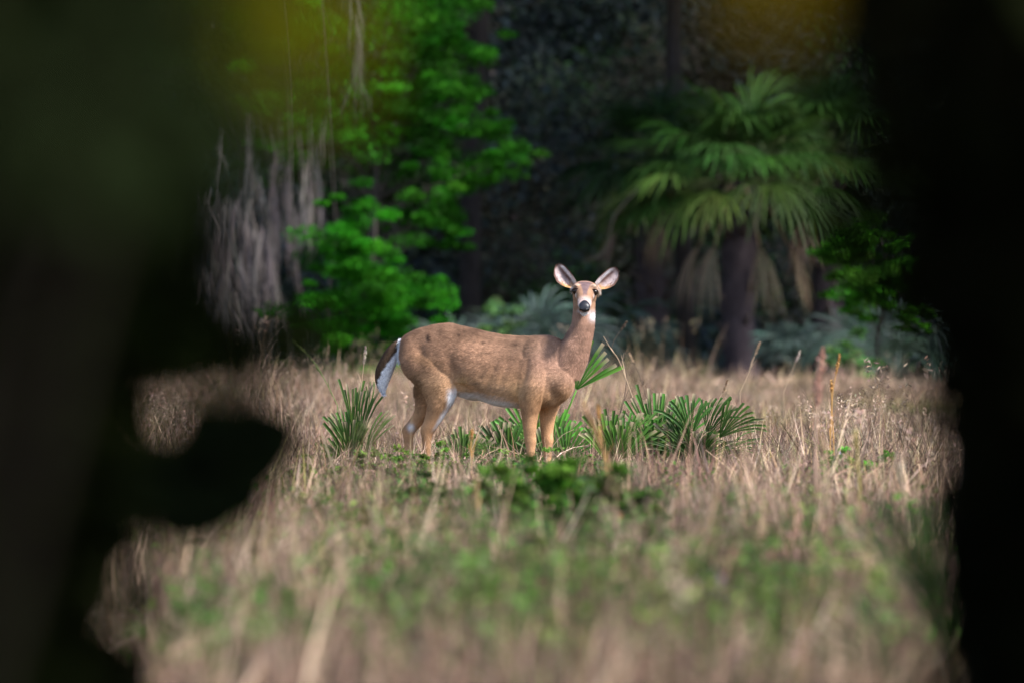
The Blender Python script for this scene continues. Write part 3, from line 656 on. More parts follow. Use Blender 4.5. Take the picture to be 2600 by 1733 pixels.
# short coat of hair
def hairs(me, n, lenf, dirf, colf, wid, lift, seed, jitter=.25):
    g = np.random.default_rng(seed)
    me.calc_loop_triangles(); nt_ = len(me.loop_triangles); T = np.empty(nt_ * 3, np.int32); me.loop_triangles.foreach_get('vertices', T); T = T.reshape(-1, 3)
    Vv = np.empty(len(me.vertices) * 3, np.float32); me.vertices.foreach_get('co', Vv); Vv = Vv.reshape(-1, 3).astype(float)
    Nv = np.empty(len(me.vertices) * 3, np.float32); me.vertices.foreach_get('normal', Nv); Nv = Nv.reshape(-1, 3).astype(float)
    A = .5 * np.linalg.norm(np.cross(Vv[T[:, 1]] - Vv[T[:, 0]], Vv[T[:, 2]] - Vv[T[:, 0]]), axis=1)
    ti = g.choice(nt_, n, p=A / A.sum()); b = g.dirichlet((1, 1, 1), n)
    Pp = (Vv[T[ti]] * b[..., None]).sum(1); Np = unit((Nv[T[ti]] * b[..., None]).sum(1))
    d = dirf(Pp, Np) + .30 * np.stack([vnoise(Pp, 24, 71), vnoise(Pp, 24, 72), vnoise(Pp, 24, 73)], -1); d = d - Np * (d * Np).sum(1, keepdims=True); d = unit(unit(d) + g.normal(0, jitter, d.shape)); d = unit(d - Np * (d * Np).sum(1, keepdims=True) + Np * lift)
    L = lenf(Pp)[:, None] * g.uniform(.6, 1.3, (n, 1)); s = unit(np.cross(d, Np)); wd = wid * g.uniform(.7, 1.3, (n, 1))
    Cc = colf(Pp, Np) * np.exp(g.normal(0, .24, (n, 1)) + .16 * vnoise(Pp, 190, 61)[:, None] + .10 * vnoise(Pp, 420, 62)[:, None])
    V3 = np.stack([Pp - s * wd * .5 - Np * .002, Pp + s * wd * .5 - Np * .002, Pp + d * L], 1).reshape(-1, 3)
    mb = MB(); mb.add(V3, T=np.arange(n * 3).reshape(-1, 3), C=np.clip(np.repeat(Cc, 3, 0), 0, 1)); return mb
def fdir(P_, N_):
    d = np.tile(np.array([-.9, 0, -.45]), (len(P_), 1))
    lo = sm(P_[:, 2], .5, .38)[:, None]; d = d * (1 - lo) + np.array([-.15, 0, -1]) * lo
    nk = (sm(P_[:, 0], .36, .48) * sm(P_[:, 2], .6, .72))[:, None]; d = d * (1 - nk) + np.array([-.1, 0, -1]) * nk
    hdl = uv(*(-hd)); hh = (sm(P_[:, 2], .96, 1.0))[:, None]; d = d * (1 - hh) + (hdl + np.array([0, 0, -.2])) * hh
    return d
def flen(P_):
    L = .017 + .006 * sm(P_[:, 2], .55, .45) * sm(P_[:, 2], .36, .42); L = L * (1 - .55 * sm(P_[:, 2], .42, .33)); L = L * (1 - .35 * sm(P_[:, 2], .82, .9)); return np.where(P_[:, 2] > .95, .007, L)
hm = hairs(bme, 150000, flen, fdir, coat, .0022, .30, 5)
tag(hm.build('fur', M_HAIR, bob), kind='stuff')

# ears
def ear(B, T_, perp, vtilt):
    B = np.array([cu(B[0]), -.195, cz(B[1])]); T_ = np.array([cu(T_[0]), -.185 + vtilt, cz(T_[1])]); pv = unit(np.array([perp[0], 0, -perp[1]]))
    nt2, ns = 22, 17; t = np.linspace(0, 1, nt2); s = np.linspace(-1, 1, ns)
    wl = np.interp(t, [0, .15, .3, .5, .75, .88, .96, 1], [34, 56, 70, 80, 66, 45, 22, 3]) * PXM
    wu = np.interp(t, [0, .25, .5, .75, .88, .96, 1], [26, 36, 41, 40, 30, 16, 3]) * PXM
    cup = np.interp(t, [0, .2, .5, .8, 1], [.050, .045, .034, .020, .004])
    def grid(off):
        G = np.zeros((nt2, ns, 3))
        for i_ in range(nt2):
            c = B + (T_ - B) * t[i_]
            for j_ in range(ns):
                wj = wl[i_] * (-s[j_]) if s[j_] < 0 else -wu[i_] * s[j_]
                shrink = off * np.sqrt(max(0, 1 - s[j_] ** 2))
                G[i_, j_] = c + pv * wj + np.array([0, 1, 0]) * (cup[i_] * (1 - abs(s[j_]) ** 1.7) + shrink)
        return G
    mb = MB(); Tt, Ss = np.meshgrid(t, s, indexing='ij')
    i, j = np.meshgrid(np.arange(nt2 - 1), np.arange(ns - 1), indexing='ij'); Q = np.stack([i * ns + j, (i + 1) * ns + j, (i + 1) * ns + j + 1, i * ns + j + 1], -1).reshape(-1, 4)
    mixc = lambda A, b, k: A * (1 - k[..., None]) + np.array(b) * k[..., None]
    C = np.ones((nt2, ns, 3)) * np.array([.44, .345, .335])
    C = mixc(C, (.74, .72, .77), np.exp(-((Ss - .55) / .27) ** 2) * sm(Tt, .95, .75))
    C = mixc(C, (.13, .06, .05), np.clip(1.2 * np.exp(-((Ss + .02 - .10 * Tt) / .22) ** 2) * sm(Tt, .12, .25) * sm(Tt, .95, .7), 0, 1) * .9)
    C = mixc(C, (.46, .25, .11), np.clip(sm(Ss, -.55, -.85) * sm(Tt, .55, .3) + .85 * sm(Tt, .22, .08) * sm(Ss, .2, -.3), 0, 1))
    C = mixc(C, (.12, .065, .05), np.clip(sm(np.abs(Ss), .74, .90) * sm(Tt, .15, .45) + sm(Tt, .86, .95), 0, 1))
    C = mixc(C, (.85, .85, .88), np.exp(-(((Tt - .10) / .09) ** 2 + ((Ss - .55) / .35) ** 2)))
    C *= np.exp(rng.normal(0, .10, (nt2, ns, 1)))
    mb.add(grid(0).reshape(-1, 3), Q, C=C.reshape(-1, 3))
    Cb = np.ones((nt2, ns, 3)) * np.array([.30, .17, .10]); Cb = mixc(Cb, (.12, .07, .05), sm(Tt, .8, .98))
    mb.add((grid(.006) + np.array([0, .0015, 0])).reshape(-1, 3), Q[:, ::-1], C=Cb.reshape(-1, 3))
    for _ in range(260):       # hair inside the ear and along the rim
        tt = rng.uniform(.05, .97); ss = rng.uniform(-1, 1); ii = min(int(tt * (nt2 - 1)), nt2 - 1); jj = min(int((ss + 1) / 2 * (ns - 1)), ns - 1)
        g0 = B + (T_ - B) * tt + pv * ((wl[ii] * -ss) if ss < 0 else (-wu[ii] * ss)) + np.array([0, 1, 0]) * cup[ii] * (1 - abs(ss) ** 1.7)
        rim = abs(ss) > .85
        d = unit(np.array([0, -.5, 0]) + (T_ - B) / .15 * .6 + (pv * (-np.sign(ss)) * (.7 if rim else -.35)) + rng.normal(0, .25, 3)); e_ = unit(np.cross(d, [.3, 1, .2])) * .0012
        mb.add(np.array([g0 - e_, g0 + e_, g0 + d * (.004 if rim else .012)]), T=[[0, 1, 2]], C=C[ii, jj] * rng.uniform(.8, 1.2))
    mb.v = [UV(x) for x in mb.v]
    return mb.build('ear', M_FUR, doe, True)
ear((1562, 236), (1436, 88), (-.763, .646), .01)
ear((1722, 240), (1868, 116), (.637, .771), .02)

for s, (x_, y_) in ((-1, (1536, 262)), (1, (1748, 268))):      # pale tuft on the cheek below each ear
    mb = MB()
    for k in range(80):
        p = np.array([cu(x_ + s * rng.normal(-9, 6)), -.200 + rng.normal(0, .010), cz(y_ + rng.normal(4, 16))]); d = unit(np.array([s * rng.uniform(.3, .9), -.25, -rng.uniform(.5, 1)])); e_ = np.array([.0011, 0, .0004])
        mb.add(UV(np.array([p - e_, p + e_, p + d * rng.uniform(.008, .017)])), T=[[0, 1, 2]], C=np.array([[.60, .52, .47], [.42, .27, .18]][rng.integers(2)]) * rng.uniform(.8, 1.1))
    tag(mb.build('cheek_fur', M_HAIR, doe), kind='stuff')
def ball(mb, c, r, C, ax=None, n=12):
    th = np.linspace(0, np.pi, n); ph = np.linspace(0, 2 * np.pi, 2 * n, endpoint=False); R = []
    for t in th[1:-1]:
        R.append(np.stack([np.sin(t) * np.cos(ph), np.full(2 * n, -np.cos(t)), np.sin(t) * np.sin(ph)], -1))
    q = np.asarray(R) * r; A = np.eye(3) if ax is None else np.asarray(ax)
    q = q[..., :1] * A[0] + q[..., 1:2] * A[1] + q[..., 2:] * A[2] + np.asarray(c)
    return q
for s in (-1, 1):
    mb = MB(); loft(mb, [UV(q) for q in ball(mb, head(.080, s * .0515, .012), np.array([.0225, .0185, .0195]), None, (hx, hd, hn))], (.012, .007, .005)); mb.build('eye', M_EYE, doe, True)
    lid = MB()          # dark upper lid and pale rim below
    aa = np.linspace(-.1, math.pi + .1, 12); e0 = head(.080, s * .0515, .012)
    pts = [UV(e0 + hx * .0240 * math.cos(a) + hn * .0220 * math.sin(a) + hd * .004) for a in aa]
    add_tube(lid, pts, .0022, (.05, .028, .022), 6); lid.build('eyelid', M_FUR, doe, True)
mb = MB(); rings = []
for (s, hw, zt, zb, e) in [(.210, .022, .030, -.010, 2.2), (.220, .030, .029, -.017, 2.4), (.234, .0330, .025, -.021, 2.6), (.248, .029, .018, -.023, 2.6), (.258, .022, .006, -.022, 2.3), (.263, .008, -.004, -.013, 2)]:
    c, sn = np.cos(PH), np.sin(PH); h = np.where(sn > 0, zt * sup(sn, e), -zb * sup(sn, e)); x = hw * sup(c, e) * np.where(sn < 0, 1 - .45 * np.abs(sn), 1)
    rings.append(UV(HO + hd * s + x[:, None] * hx + h[:, None] * hn))
loft(mb, rings, (.013, .012, .016)); nose = mb.build('nose', M_NOSE, doe, True)
mb = MB()
for s in (-1, 1):
    loft(mb, [UV(q) for q in ball(mb, head(.250, s * .022, -.004), np.array([.0070, .011, .010]), None, (hx, hd, hn), 8)], (.004, .003, .004))
mb.build('nostril', M_HOOF, nose, True)

# tail
TK = [(312, 628, 18, .012), (284, 660, 42, .024), (250, 735, 62, .034), (220, 820, 72, .036), (202, 900, 56, .028), (198, 960, 32, .018), (204, 1005, 6, .004)]
S = spline(TK, 30); rings = []
for (x, y, hw, dp) in S: rings.append(UV(np.stack([cu(x) + hw * PXM * np.cos(PH), .185 + dp * np.sin(PH), np.full(K, cz(y)) + .25 * hw * PXM * np.cos(PH)], -1)))
mb = MB(); loft(mb, rings); tme = mb.mesh('tail', M_FUR, True)
def tcol(P_, N_):
    U = P_[:, 0] * CT + P_[:, 1] * ST; X = 900 + U / PXM; Yc = 1610 - P_[:, 2] / PXM
    line = np.interp(Yc, [600, 680, 740, 800, 860, 940, 1000], [330, 322, 272, 226, 188, 154, 136])
    t = sm(X + 8 * vnoise(P_, 160, 9), line - 12, line + 12)[:, None]
    return (np.array([.080, .048, .030]) * (1 - t) + np.array([.82, .82, .88]) * t)
tv = np.array([v.co for v in tme.vertices]); tme.color_attributes.remove(tme.color_attributes['col']); setcol(tme, tcol(tv, tv))
tail = bpy.data.objects.new('tail', tme); COL.objects.link(tail); tail.parent = doe
tdir = UV(np.array([-.12, 0, -1.0]))
hm = hairs(tme, 9000, lambda P_: np.full(len(P_), .038), lambda P_, N_: np.tile(tdir, (len(P_), 1)), tcol, .0026, .22, 8, .16)
tag(hm.build('tail_hair', M_HAIR, tail), kind='stuff')
# pale fringe where the tail meets the rump
mb = MB()
for k in range(420):
    y = rng.uniform(615, 780); x = np.interp(y, [610, 640, 700, 800], [325, 322, 315, 322]) + rng.normal(0, 7)
    p = np.array([cu(x), .165 + rng.normal(0, .008), cz(y)]); d = unit(np.array([-.3 + rng.normal(0, .2), -.3, -1])); e_ = np.array([.0014, 0, 0])
    mb.add(UV(np.array([p - e_, p + e_, p + d * rng.uniform(.015, .035)])), T=[[0, 1, 2]], C=np.array([.80, .77, .78]) * rng.uniform(.75, 1.1))
tag(mb.build('rump_fringe', M_HAIR, doe), kind='stuff')
for (a, l) in ((.366, -.08), (.404, .08), (-.262, -.082), (-.432, .082)):
    mb = MB()
    for s in (-1, 1):
        R = []
        for (z, ra, rl, da) in [(.0, .030, .0125, .006), (.012, .029, .012, .004), (.030, .022, .010, -.004), (.042, .014, .008, -.010)]:
            R.append(np.stack([a + da + ra * np.cos(PH), l + s * .0125 + rl * np.sin(PH), np.full(K, z)], -1))
        loft(mb, R, (.02, .016, .014))
    mb.build('hoof', M_HOOF, doe, True)

# ------------------------------------------------------------------ field grass and weeds (nobody could count it)
def blades(mb, n, h0, h1, rad, tilt, w0, cols, curl=.5, segs=4):
    for k in range(n):
        a = rng.uniform(0, 6.28); h = rng.uniform(h0, h1); tl = abs(rng.normal(0, tilt)); az = rng.uniform(0, 6.28)
        b = np.array([math.cos(a), math.sin(a), 0]) * rad * math.sqrt(rng.uniform()); b[2] = -.02
        d = np.array([math.cos(az) * math.sin(tl), math.sin(az) * math.sin(tl), math.cos(tl)]); hz = np.array([math.cos(az), math.sin(az), 0])
        t = np.linspace(0, 1, segs + 1)[:, None]; cu_ = curl * rng.uniform(-.2, 1.2)
        p = b + d * h * t + (hz * .55 - np.array([0, 0, .45])) * cu_ * h * t ** 2.2
        sdv = unit(np.cross(d, [math.cos(az + 1.1), math.sin(az + 1.1), .3])); wd = (w0 * rng.uniform(.6, 1.4) * (1 - t ** 1.6 * .88))
        V = np.stack([p - sdv * wd * .5, p + sdv * wd * .5], 1).reshape(-1, 3); q = np.arange(segs)[:, None] * 2 + np.array([[0, 1, 3, 2]])
        c = vary(cols[rng.integers(len(cols))], 1, .16, .05)[0]; mb.add(V, q, C=c)

STRAW = [(.45, .325, .235), (.36, .245, .19), (.27, .18, .125), (.56, .43, .31), (.18, .115, .085), (.39, .265, .205), (.31, .23, .13), (.12, .08, .06)]
protos = bpy.data.collections.new('field_plants')
def proto(name, mb, mat):
    o = bpy.data.objects.new(name, mb.mesh(name, mat)); protos.objects.link(o)
for k in range(4):
    mb = MB(); blades(mb, 38, .08, .28, .17, .75, .0075, STRAW, .8); proto('a%d_dry_tuft' % k, mb, M_GRASS)
for k in range(2):
    mb = MB(); blades(mb, 28, .14, .38, .14, .40, .0062, STRAW, .7); proto('b%d_dry_tall' % k, mb, M_GRASS)
for k in range(2):
    mb = MB(); blades(mb, 14, .25, .50, .12, .22, .0032, STRAW[:4], .35)
    for q in range(5):
        p = np.array([rng.normal(0, .06), rng.normal(0, .06), rng.uniform(.3, .45)]); n_ = 10
        add_leaves(mb, p + rng.normal(0, .012, (n_, 3)) * np.array([.6, .6, 2.2]), .022, .006, vary((.50, .38, .30), n_, .15) * .75, zb=.6)
    proto('c%d_dry_seed' % k, mb, M_GRASS)
for k in range(3):
    mb = MB()
    base = [(.068, .140, .018), (.115, .160, .026), (.038, .090, .014)][k]
    for q in range(9):
        a = rng.uniform(0, 6.28); h = rng.uniform(.10, .28); tp = np.array([math.cos(a), math.sin(a), 0]) * rng.uniform(.03, .15) + np.array([0, 0, h])
        add_tube(mb, wob((0, 0, -.02), tp, 4, .01), [.003, .0025, .002, .0015], (.10, .09, .04), 4, False)
        n_ = 14; tt = rng.uniform(.3, 1.05, (n_, 1)); add_leaves(mb, tp * tt + rng.normal(0, .02, (n_, 3)), rng.uniform(.022, .045, n_), rng.uniform(.010, .022, n_), vary(base, n_, .3, .12), zb=.2)
    proto('d%d_weed' % k, mb, M_WEED)
for k in range(2):
    mb = MB(); blades(mb, 34, .10, .30, .12, .35, .0050, [(.08, .115, .028), (.13, .15, .05), (.20, .18, .075)], .5); proto('e%d_green_tuft' % k, mb, M_WEED)
mb = MB(); blades(mb, 34, .15, .34, .15, .6, .0045, [(.12, .080, .062), (.085, .060, .052), (.16, .105, .085)], .4); proto('f0_dead_weed', mb, M_GRASS)
mb = MB(); blades(mb, 22, .28, .58, .10, .16, .0085, [(.46, .33, .24), (.42, .28, .22), (.36, .25, .17)], .25); proto('g0_stalk_bunch', mb, M_GRASS)
mb = MB(); blades(mb, 26, .24, .46, .14, .25, .0085, [(.20, .13, .10), (.13, .09, .075)], .3); proto('g1_brown_bunch', mb, M_GRASS)

def field_points(dens, y0, y1, margin):
    A = 0; pts = []
    n_ = int(dens * (y1 - y0) * 2 * (.047 * y1 + margin)); y = rng.uniform(y0, y1, n_); x = rng.uniform(-1, 1, n_) * (.047 * y1 + margin)
    k = FRUST(x, y, margin); return x[k], y[k]
def clear_of(x, y, r=.0):
    """keep tall tufts from growing through the doe body"""
    a = (x - X0) * CT - (y - Y0) * ST; l = (x - X0) * ST + (y - Y0) * CT
    return ~((np.abs(a) < .58) & (np.abs(l) < .16))
x, y = field_points(24, 22, 90, 1.3); x2, y2 = field_points(9, 90, 106, 1.5); x3, y3 = field_points(7, 106, 121, 1.5); x = np.concatenate([x, x2, x3]); y = np.concatenate([y, y2, y3])
n = len(x)
pat = vnoise(np.stack([x, y * .6, x * 0], -1), 1.6, 21)
p6 = rng.uniform(size=n)
idx = np.where(p6 < .52, rng.integers(0, 4, n), np.where(p6 < .72, rng.integers(4, 6, n), np.where(p6 < .82, rng.integers(6, 8, n), np.where(p6 < .94, 13, rng.integers(11, 13, n)))))
q6 = rng.uniform(size=n); pn = vnoise(np.stack([x, y * .4, x * 0], -1), 3.2, 41)
idx = np.where((y < 50) & (q6 < .04), 14, idx); idx = np.where((y < 54) & (q6 > .86 - .22 * pn), np.where(rng.uniform(size=n) < .65, 13, 15), idx)
q7 = rng.uniform(size=n); idx = np.where((y < 49) & (q7 < .34), np.where(q7 < .18, 13, 15), idx); idx = np.where((y < 49) & (q7 > .91), rng.integers(11, 13, n), idx)
idx = np.where((y > 42) & (y < 66) & (np.abs(x) < 1.5) & np.isin(idx, [6, 7]), 1, idx)
near_doe = (np.abs(y - 60) < 5) & (x > -1.4) & (x < 1.3)
idx = np.where((y > 66) & np.isin(idx, [6, 7]) & (rng.uniform(size=n) < np.where(y > 100, .45, .85)), 2, idx)
tall = np.isin(idx, [4, 5, 6, 7, 14, 15]); idx = np.where(tall & ((near_doe & (rng.uniform(size=n) < .8)) | ~clear_of(x, y)), rng.integers(0, 4, n), idx)
scl = rng.uniform(.7, 1.3, n) * np.where(near_doe, .72, 1.0) * np.clip(1 + .38 * vnoise(np.stack([x, y * .35, x * 0], -1), 4.5, 33), .5, 1.7); scl = np.where(y > 80, scl * np.clip(1.05 - .06 * x + .40 * vnoise(np.stack([x, y * .1, x * 0], -1), 3.0, 77), .5, 2.0), scl); scl = scl * np.interp(y, [62, 68, 80, 106, 121], [1, .82, .72, .66, .85]); scl = np.where(clear_of(x, y), scl, scl * .7); scl = np.where(np.isin(idx, [14, 15]), scl * .62, scl)
scatter('grass', np.stack([x, y, ground_z(x, y)], -1), idx, scl, rng.uniform(0, 6.28, n), rng.normal(0, .10, (n, 2)), protos)

GW = 'low green weeds growing through the dry grass'
edge_plant('low_weed', 'dark green low bush out of focus in the middle foreground', 'weed', 43, (1340, 1330), [(1230, 1130, 40), (1330, 1120, 45), (1290, 1190, 55), (1390, 1170, 50), (1450, 1220, 40), (1350, 1250, 50), (1240, 1220, 45), (1480, 1160, 25), (1180, 1180, 30), (1420, 1280, 35), (1300, 1110, 40), (1210, 1150, 40), (1400, 1120, 35), (1130, 1120, 30)], 60, .034, (.058, .125, .014), r0=.006, dy=.25, group=GW)
edge_plant('low_weed', 'bright green weed patch in the grass below the reddish plume', 'weed', 56, (1890, 1140), [(1795, 1105, 16), (1815, 1100, 12), (1850, 1085, 10), (1900, 1072, 14), (1945, 1062, 14), (2000, 1068, 13), (1925, 1090, 14), (1870, 1105, 12), (2040, 1050, 9)], 26, .024, (.075, .20, .018), r0=.004, dy=.3, group=GW)
edge_plant('low_weed', 'yellow green weeds in front of the hind legs of the doe', 'weed', 59, (900, 1120), [(700, 1090, 18), (770, 1075, 20), (850, 1060, 20), (930, 1060, 22), (1000, 1055, 20), (820, 1100, 22), (960, 1100, 24), (890, 1090, 20), (1040, 1075, 18)], 26, .024, (.090, .150, .022), r0=.004, dy=.4, group=GW)
edge_plant('low_weed', 'green weeds hiding the feet of the front legs of the doe', 'weed', 60, (1230, 1120), [(1090, 1065, 18), (1150, 1070, 20), (1215, 1068, 20), (1270, 1060, 20), (1180, 1100, 22), (1250, 1100, 24), (1310, 1085, 18), (1350, 1070, 14)], 26, .024, (.065, .140, .020), r0=.004, dy=.4, group=GW)
edge_plant('low_weed', 'blurred green weeds at the bottom left of centre', 'weed', 31.5, (860, 1560), [(780, 1490, 40), (860, 1470, 45), (940, 1500, 40), (700, 1510, 30), (860, 1530, 40)], 26, .034, (.060, .110, .020), r0=.004, dy=.3, group=GW)
edge_plant('low_weed', 'olive weeds below the left flank of the doe in the middle distance', 'weed', 47, (1010, 1300), [(930, 1180, 30), (1000, 1160, 35), (1080, 1190, 35), (1020, 1230, 40), (900, 1240, 30), (1100, 1240, 28)], 30, .030, (.060, .095, .022), r0=.005, dy=.4, group=GW)
# weeds: patches read off the photo (display x, y, spread x px, spread y px, count)
wx, wy, wi, ws = [], [], [], []
def patch(xd, yd, sx, sy, n_, kinds, s0=.8, s1=1.3, h=.12):
    n_ = int(n_ * (.34 if yd > 1110 else .75)); X_ = rng.normal(xd, sx, n_); Yd = rng.normal(yd, sy, n_)
    Yw = FPX * (CAM_H - h) / np.maximum(Yd * 1.10544 - HOR, 60); Yw = np.clip(Yw, 23, 93)
    wx.extend((X_ * 1.10544 - 1300) * Yw / FPX); wy.extend(Yw); wi.extend(rng.choice(kinds, n_)); ws.extend(rng.uniform(s0, s1, n_))
W3 = [8, 9, 10]
patch(950, 1075, 170, 35, 130, [8, 8, 9]); patch(1250, 1085, 130, 30, 110, [8, 10, 10]); patch(1150, 1060, 120, 18, 60, [8, 9])
patch(1330, 1180, 130, 55, 150, [10, 10, 8]); patch(1350, 1260, 110, 40, 80, [10, 10], .9, 1.5); patch(1050, 1190, 130, 50, 80, [8, 9, 10])
patch(780, 1120, 110, 50, 70, [8, 9, 9]); patch(1900, 1085, 110, 22, 60, [8, 8, 10], .6, 1.0); patch(1800, 1105, 22, 8, 22, [8], .6, .9); patch(2020, 1060, 60, 15, 16, [8], .5, .8)
patch(1820, 1200, 160, 40, 60, [8, 9, 9]); patch(1600, 1120, 100, 30, 50, [8, 10, 9], .6, 1.0); patch(640, 1230, 90, 40, 30, [8, 9]); patch(1900, 1270, 120, 40, 40, [8, 9])
patch(860, 1480, 120, 30, 34, [8, 10]); patch(1250, 1460, 260, 50, 60, [8, 9, 10]); patch(1780, 1480, 200, 50, 50, [8, 9]); patch(560, 1480, 100, 30, 22, [8, 10]); patch(1450, 1370, 250, 40, 30, [8, 9]); patch(2140, 1400, 30, 40, 14, [10])
patch(450, 1200, 90, 40, 20, [8, 9]); patch(1200, 1130, 420, 60, 110, [8, 9, 11, 12]); patch(1300, 1400, 600, 120, 110, [9, 11, 12])
patch(2100, 905, 80, 4, 26, [11, 12]); patch(1500, 880, 60, 5, 16, [11, 12]); patch(800, 850, 40, 6, 14, [11, 12])
wx, wy = np.array(wx), np.array(wy); n = len(wx)
ws = np.array(ws); ws = ws * np.interp(wy, [30, 44, 50, 56], [1.15, 1.0, .82, .62]); ws = np.where((wy > 57) & (np.abs(wx) < 1.3), ws * .8, ws); ws = np.where(clear_of(wx, wy), ws, ws * .6)
scatter('ground_cover', np.stack([wx, wy, ground_z(wx, wy)], -1), np.array(wi), ws, rng.uniform(0, 6.28, n), rng.normal(0, .1, (n, 2)), protos)

# ------------------------------------------------------------------ single tall stalks and flowers
def stalk(label, Y, pts, r, col, headlen=0.0, headw=0.0, hcol=None, name='grass_stalk', cat='grass stalk', group='tall dry grass stalks standing in the field'):
    pp = spline([D(x, y, Y) for x, y in pts], 14)
    b = pp[0].copy(); b[2] = ground_z(b[0], b[1])
    full = np.concatenate([[b + (pp[0] - b) * .0 - np.array([0, 0, .02])], pp]) if pp[0][2] > b[2] + .02 else pp
    t = empty(name, b); tag(t, label, cat, group)
    mb = MB(); add_tube(mb, full, np.linspace(r, r * .45, len(full)), col, 5); mb.build('stem', M_STALK, t, origin=b)
    for k in range(3):                      # withered blades clasping the stem
        p = full[int(rng.uniform(.15, .6) * len(full))]; d = unit(full[-1] - full[0]) + rng.normal(0, .22, 3); tt = np.linspace(0, 1, 5)[:, None]; L = rng.uniform(.08, .18)
        q_ = p + d * L * tt - np.array([0, 0, .35]) * L * tt ** 2; sw_ = unit(np.cross(d, [rng.normal(), 1, .2])) * .0026 * (1 - .8 * tt)
        mb = MB(); mb.add(np.stack([q_ - sw_, q_ + sw_], 1).reshape(-1, 3), np.arange(4)[:, None] * 2 + np.array([[0, 1, 3, 2]]), C=np.asarray(col) * rng.uniform(.8, 1.1)); mb.build('blade', M_STALK, t, origin=b)
    if headlen:
        k = int(130 + headw * 2500) * (3 if headw > .018 else 1); d = full[-1] - full[-4]; ax = unit(d); tt = rng.uniform(0, 1, k)
        c = full[-1] - ax * headlen * (1 - tt)[:, None] + rng.normal(0, 1, (k, 3)) * (headw * (np.sin(np.clip(tt * 2.7 + .35, 0, 3.14)) * .5 + .05))[:, None] * np.array([1, 1, .5])
        mb = MB(); add_leaves(mb, c, rng.uniform(.012, .028, k), .005, vary(hcol, k, .2, .06), zb=1.0); mb.build('seed_head', M_STALK, t, origin=b)
    return t
OR, TAN, BRN, DK = (.50, .27, .09), (.44, .31, .20), (.36, .20, .09), (.12, .085, .06)
stalk('thick reddish feathery plume standing above the field on the right', 47.5, [(1872, 1060), (1876, 960), (1880, 900), (1889, 798)], .006, (.45, .29, .21), .24, .020, (.48, .27, .20), 'grass_plume', 'grass plume')
stalk('taller of two thin orange stalks right of the reddish plume', 58, [(1905, 1080), (1908, 990), (1913, 900), (1929, 812)], .0045, OR, .10, .005, OR)
stalk('shorter of two thin orange stalks right of the reddish plume', 58.4, [(1916, 1080), (1914, 1000), (1910, 930), (1910, 872)], .0045, OR, .06, .004, OR)
stalk('blurred brown stalk leaning left in front of the bright fan palmetto', 43, [(1425, 1175), (1405, 1090), (1375, 1010), (1338, 920)], .0075, BRN, .22, .014, (.36, .21, .10))
stalk('thin orange stalk beside the blurred brown leaning stalk', 50, [(1395, 1090), (1385, 1040), (1378, 985), (1374, 930)], .004, OR, .06, .004, OR)
stalk('pale tan stalk leaning right low in the centre of the field', 36.5, [(1545, 1330), (1580, 1260), (1625, 1180), (1655, 1105)], .007, TAN, .16, .012, TAN)
stalk('second pale tan stalk behind the one leaning right', 38, [(1600, 1300), (1622, 1230), (1640, 1160), (1650, 1080)], .005, TAN)
stalk('tan stalk leaning left, first of the pair at lower right', 35.5, [(2010, 1400), (1990, 1320), (1960, 1240), (1938, 1170)], .007, TAN, .1, .008, TAN)
stalk('darker tan stalk leaning left, second of the pair at lower right', 36.5, [(2035, 1400), (2015, 1300), (1985, 1200), (1960, 1120)], .006, (.40, .25, .12), .1, .008, TAN)
stalk('pale upright stalk at the right beside the dark trunk', 41, [(2092, 1290), (2082, 1200), (2072, 1120), (2068, 1040)], .006, TAN, .12, .008, (.5, .4, .3))
stalk('yellowish stalk in the green patch on the right', 46, [(1975, 1150), (1973, 1090), (1969, 1040), (1964, 985)], .005, (.36, .30, .09), .08, .006, (.36, .30, .10))
stalk('tan stalk below the reddish plume', 44, [(1905, 1190), (1900, 1120), (1893, 1050), (1890, 990)], .005, TAN, .1, .007, TAN)
stalk('straight tan stalk below the front legs of the doe', 41, [(1098, 1290), (1097, 1220), (1096, 1150), (1094, 1095)], .0065, TAN, .12, .008, (.46, .32, .16))
stalk('orange brown stalk in front of the belly of the doe', 55, [(1082, 1100), (1083, 1060), (1082, 1020), (1084, 985)], .0045, OR, .05, .004, OR)
stalk('thin straw stalk leaning left in front of the near hind leg', 61, [(1080, 1040), (1095, 1000), (1108, 965), (1120, 935)], .0028, TAN)
stalk('thin straw stalk crossing the near front leg', 61, [(1235, 1085), (1262, 1035), (1290, 1000), (1318, 985)], .0026, TAN)
stalk('bent dry stalk rising over the bright fan palmetto', 66, [(1415, 1000), (1440, 860), (1405, 800), (1440, 738)], .003, DK, .06, .004, DK)
stalk('broken dry stalk with a sharp kink above the bright fan', 65.4, [(1470, 960), (1425, 835), (1404, 802), (1386, 772)], .0028, TAN)
stalk('long straight stalk leaning right in front of the broad palmetto', 64.0, [(1590, 1060), (1620, 980), (1660, 900), (1672, 870)], .0028, TAN, .08, .006, TAN)
stalk('thin stalk leaning left above the upright palmetto', 70, [(1490, 930), (1475, 880), (1462, 845), (1445, 810)], .003, DK, .06, .005, TAN)
stalk('thin stalk leaning right behind the broad palmetto', 72, [(1700, 900), (1718, 860), (1732, 820), (1746, 785)], .003, TAN, .08, .006, TAN)
stalk('thin stalk leaning right at the field edge left of the plume', 76, [(1800, 900), (1812, 870), (1826, 835), (1838, 805)], .003, TAN, .08, .006, (.5, .4, .34))
stalk('wispy stalk with seeds just left of the doe tail', 66, [(822, 960), (828, 900), (834, 850), (840, 795)], .003, TAN, .10, .007, (.42, .36, .28))
stalk('thin green stalk leaning left above the palmetto by the tail', 67, [(775, 930), (745, 870), (712, 820), (672, 780)], .003, (.14, .20, .06), .10, .006, (.2, .24, .08))
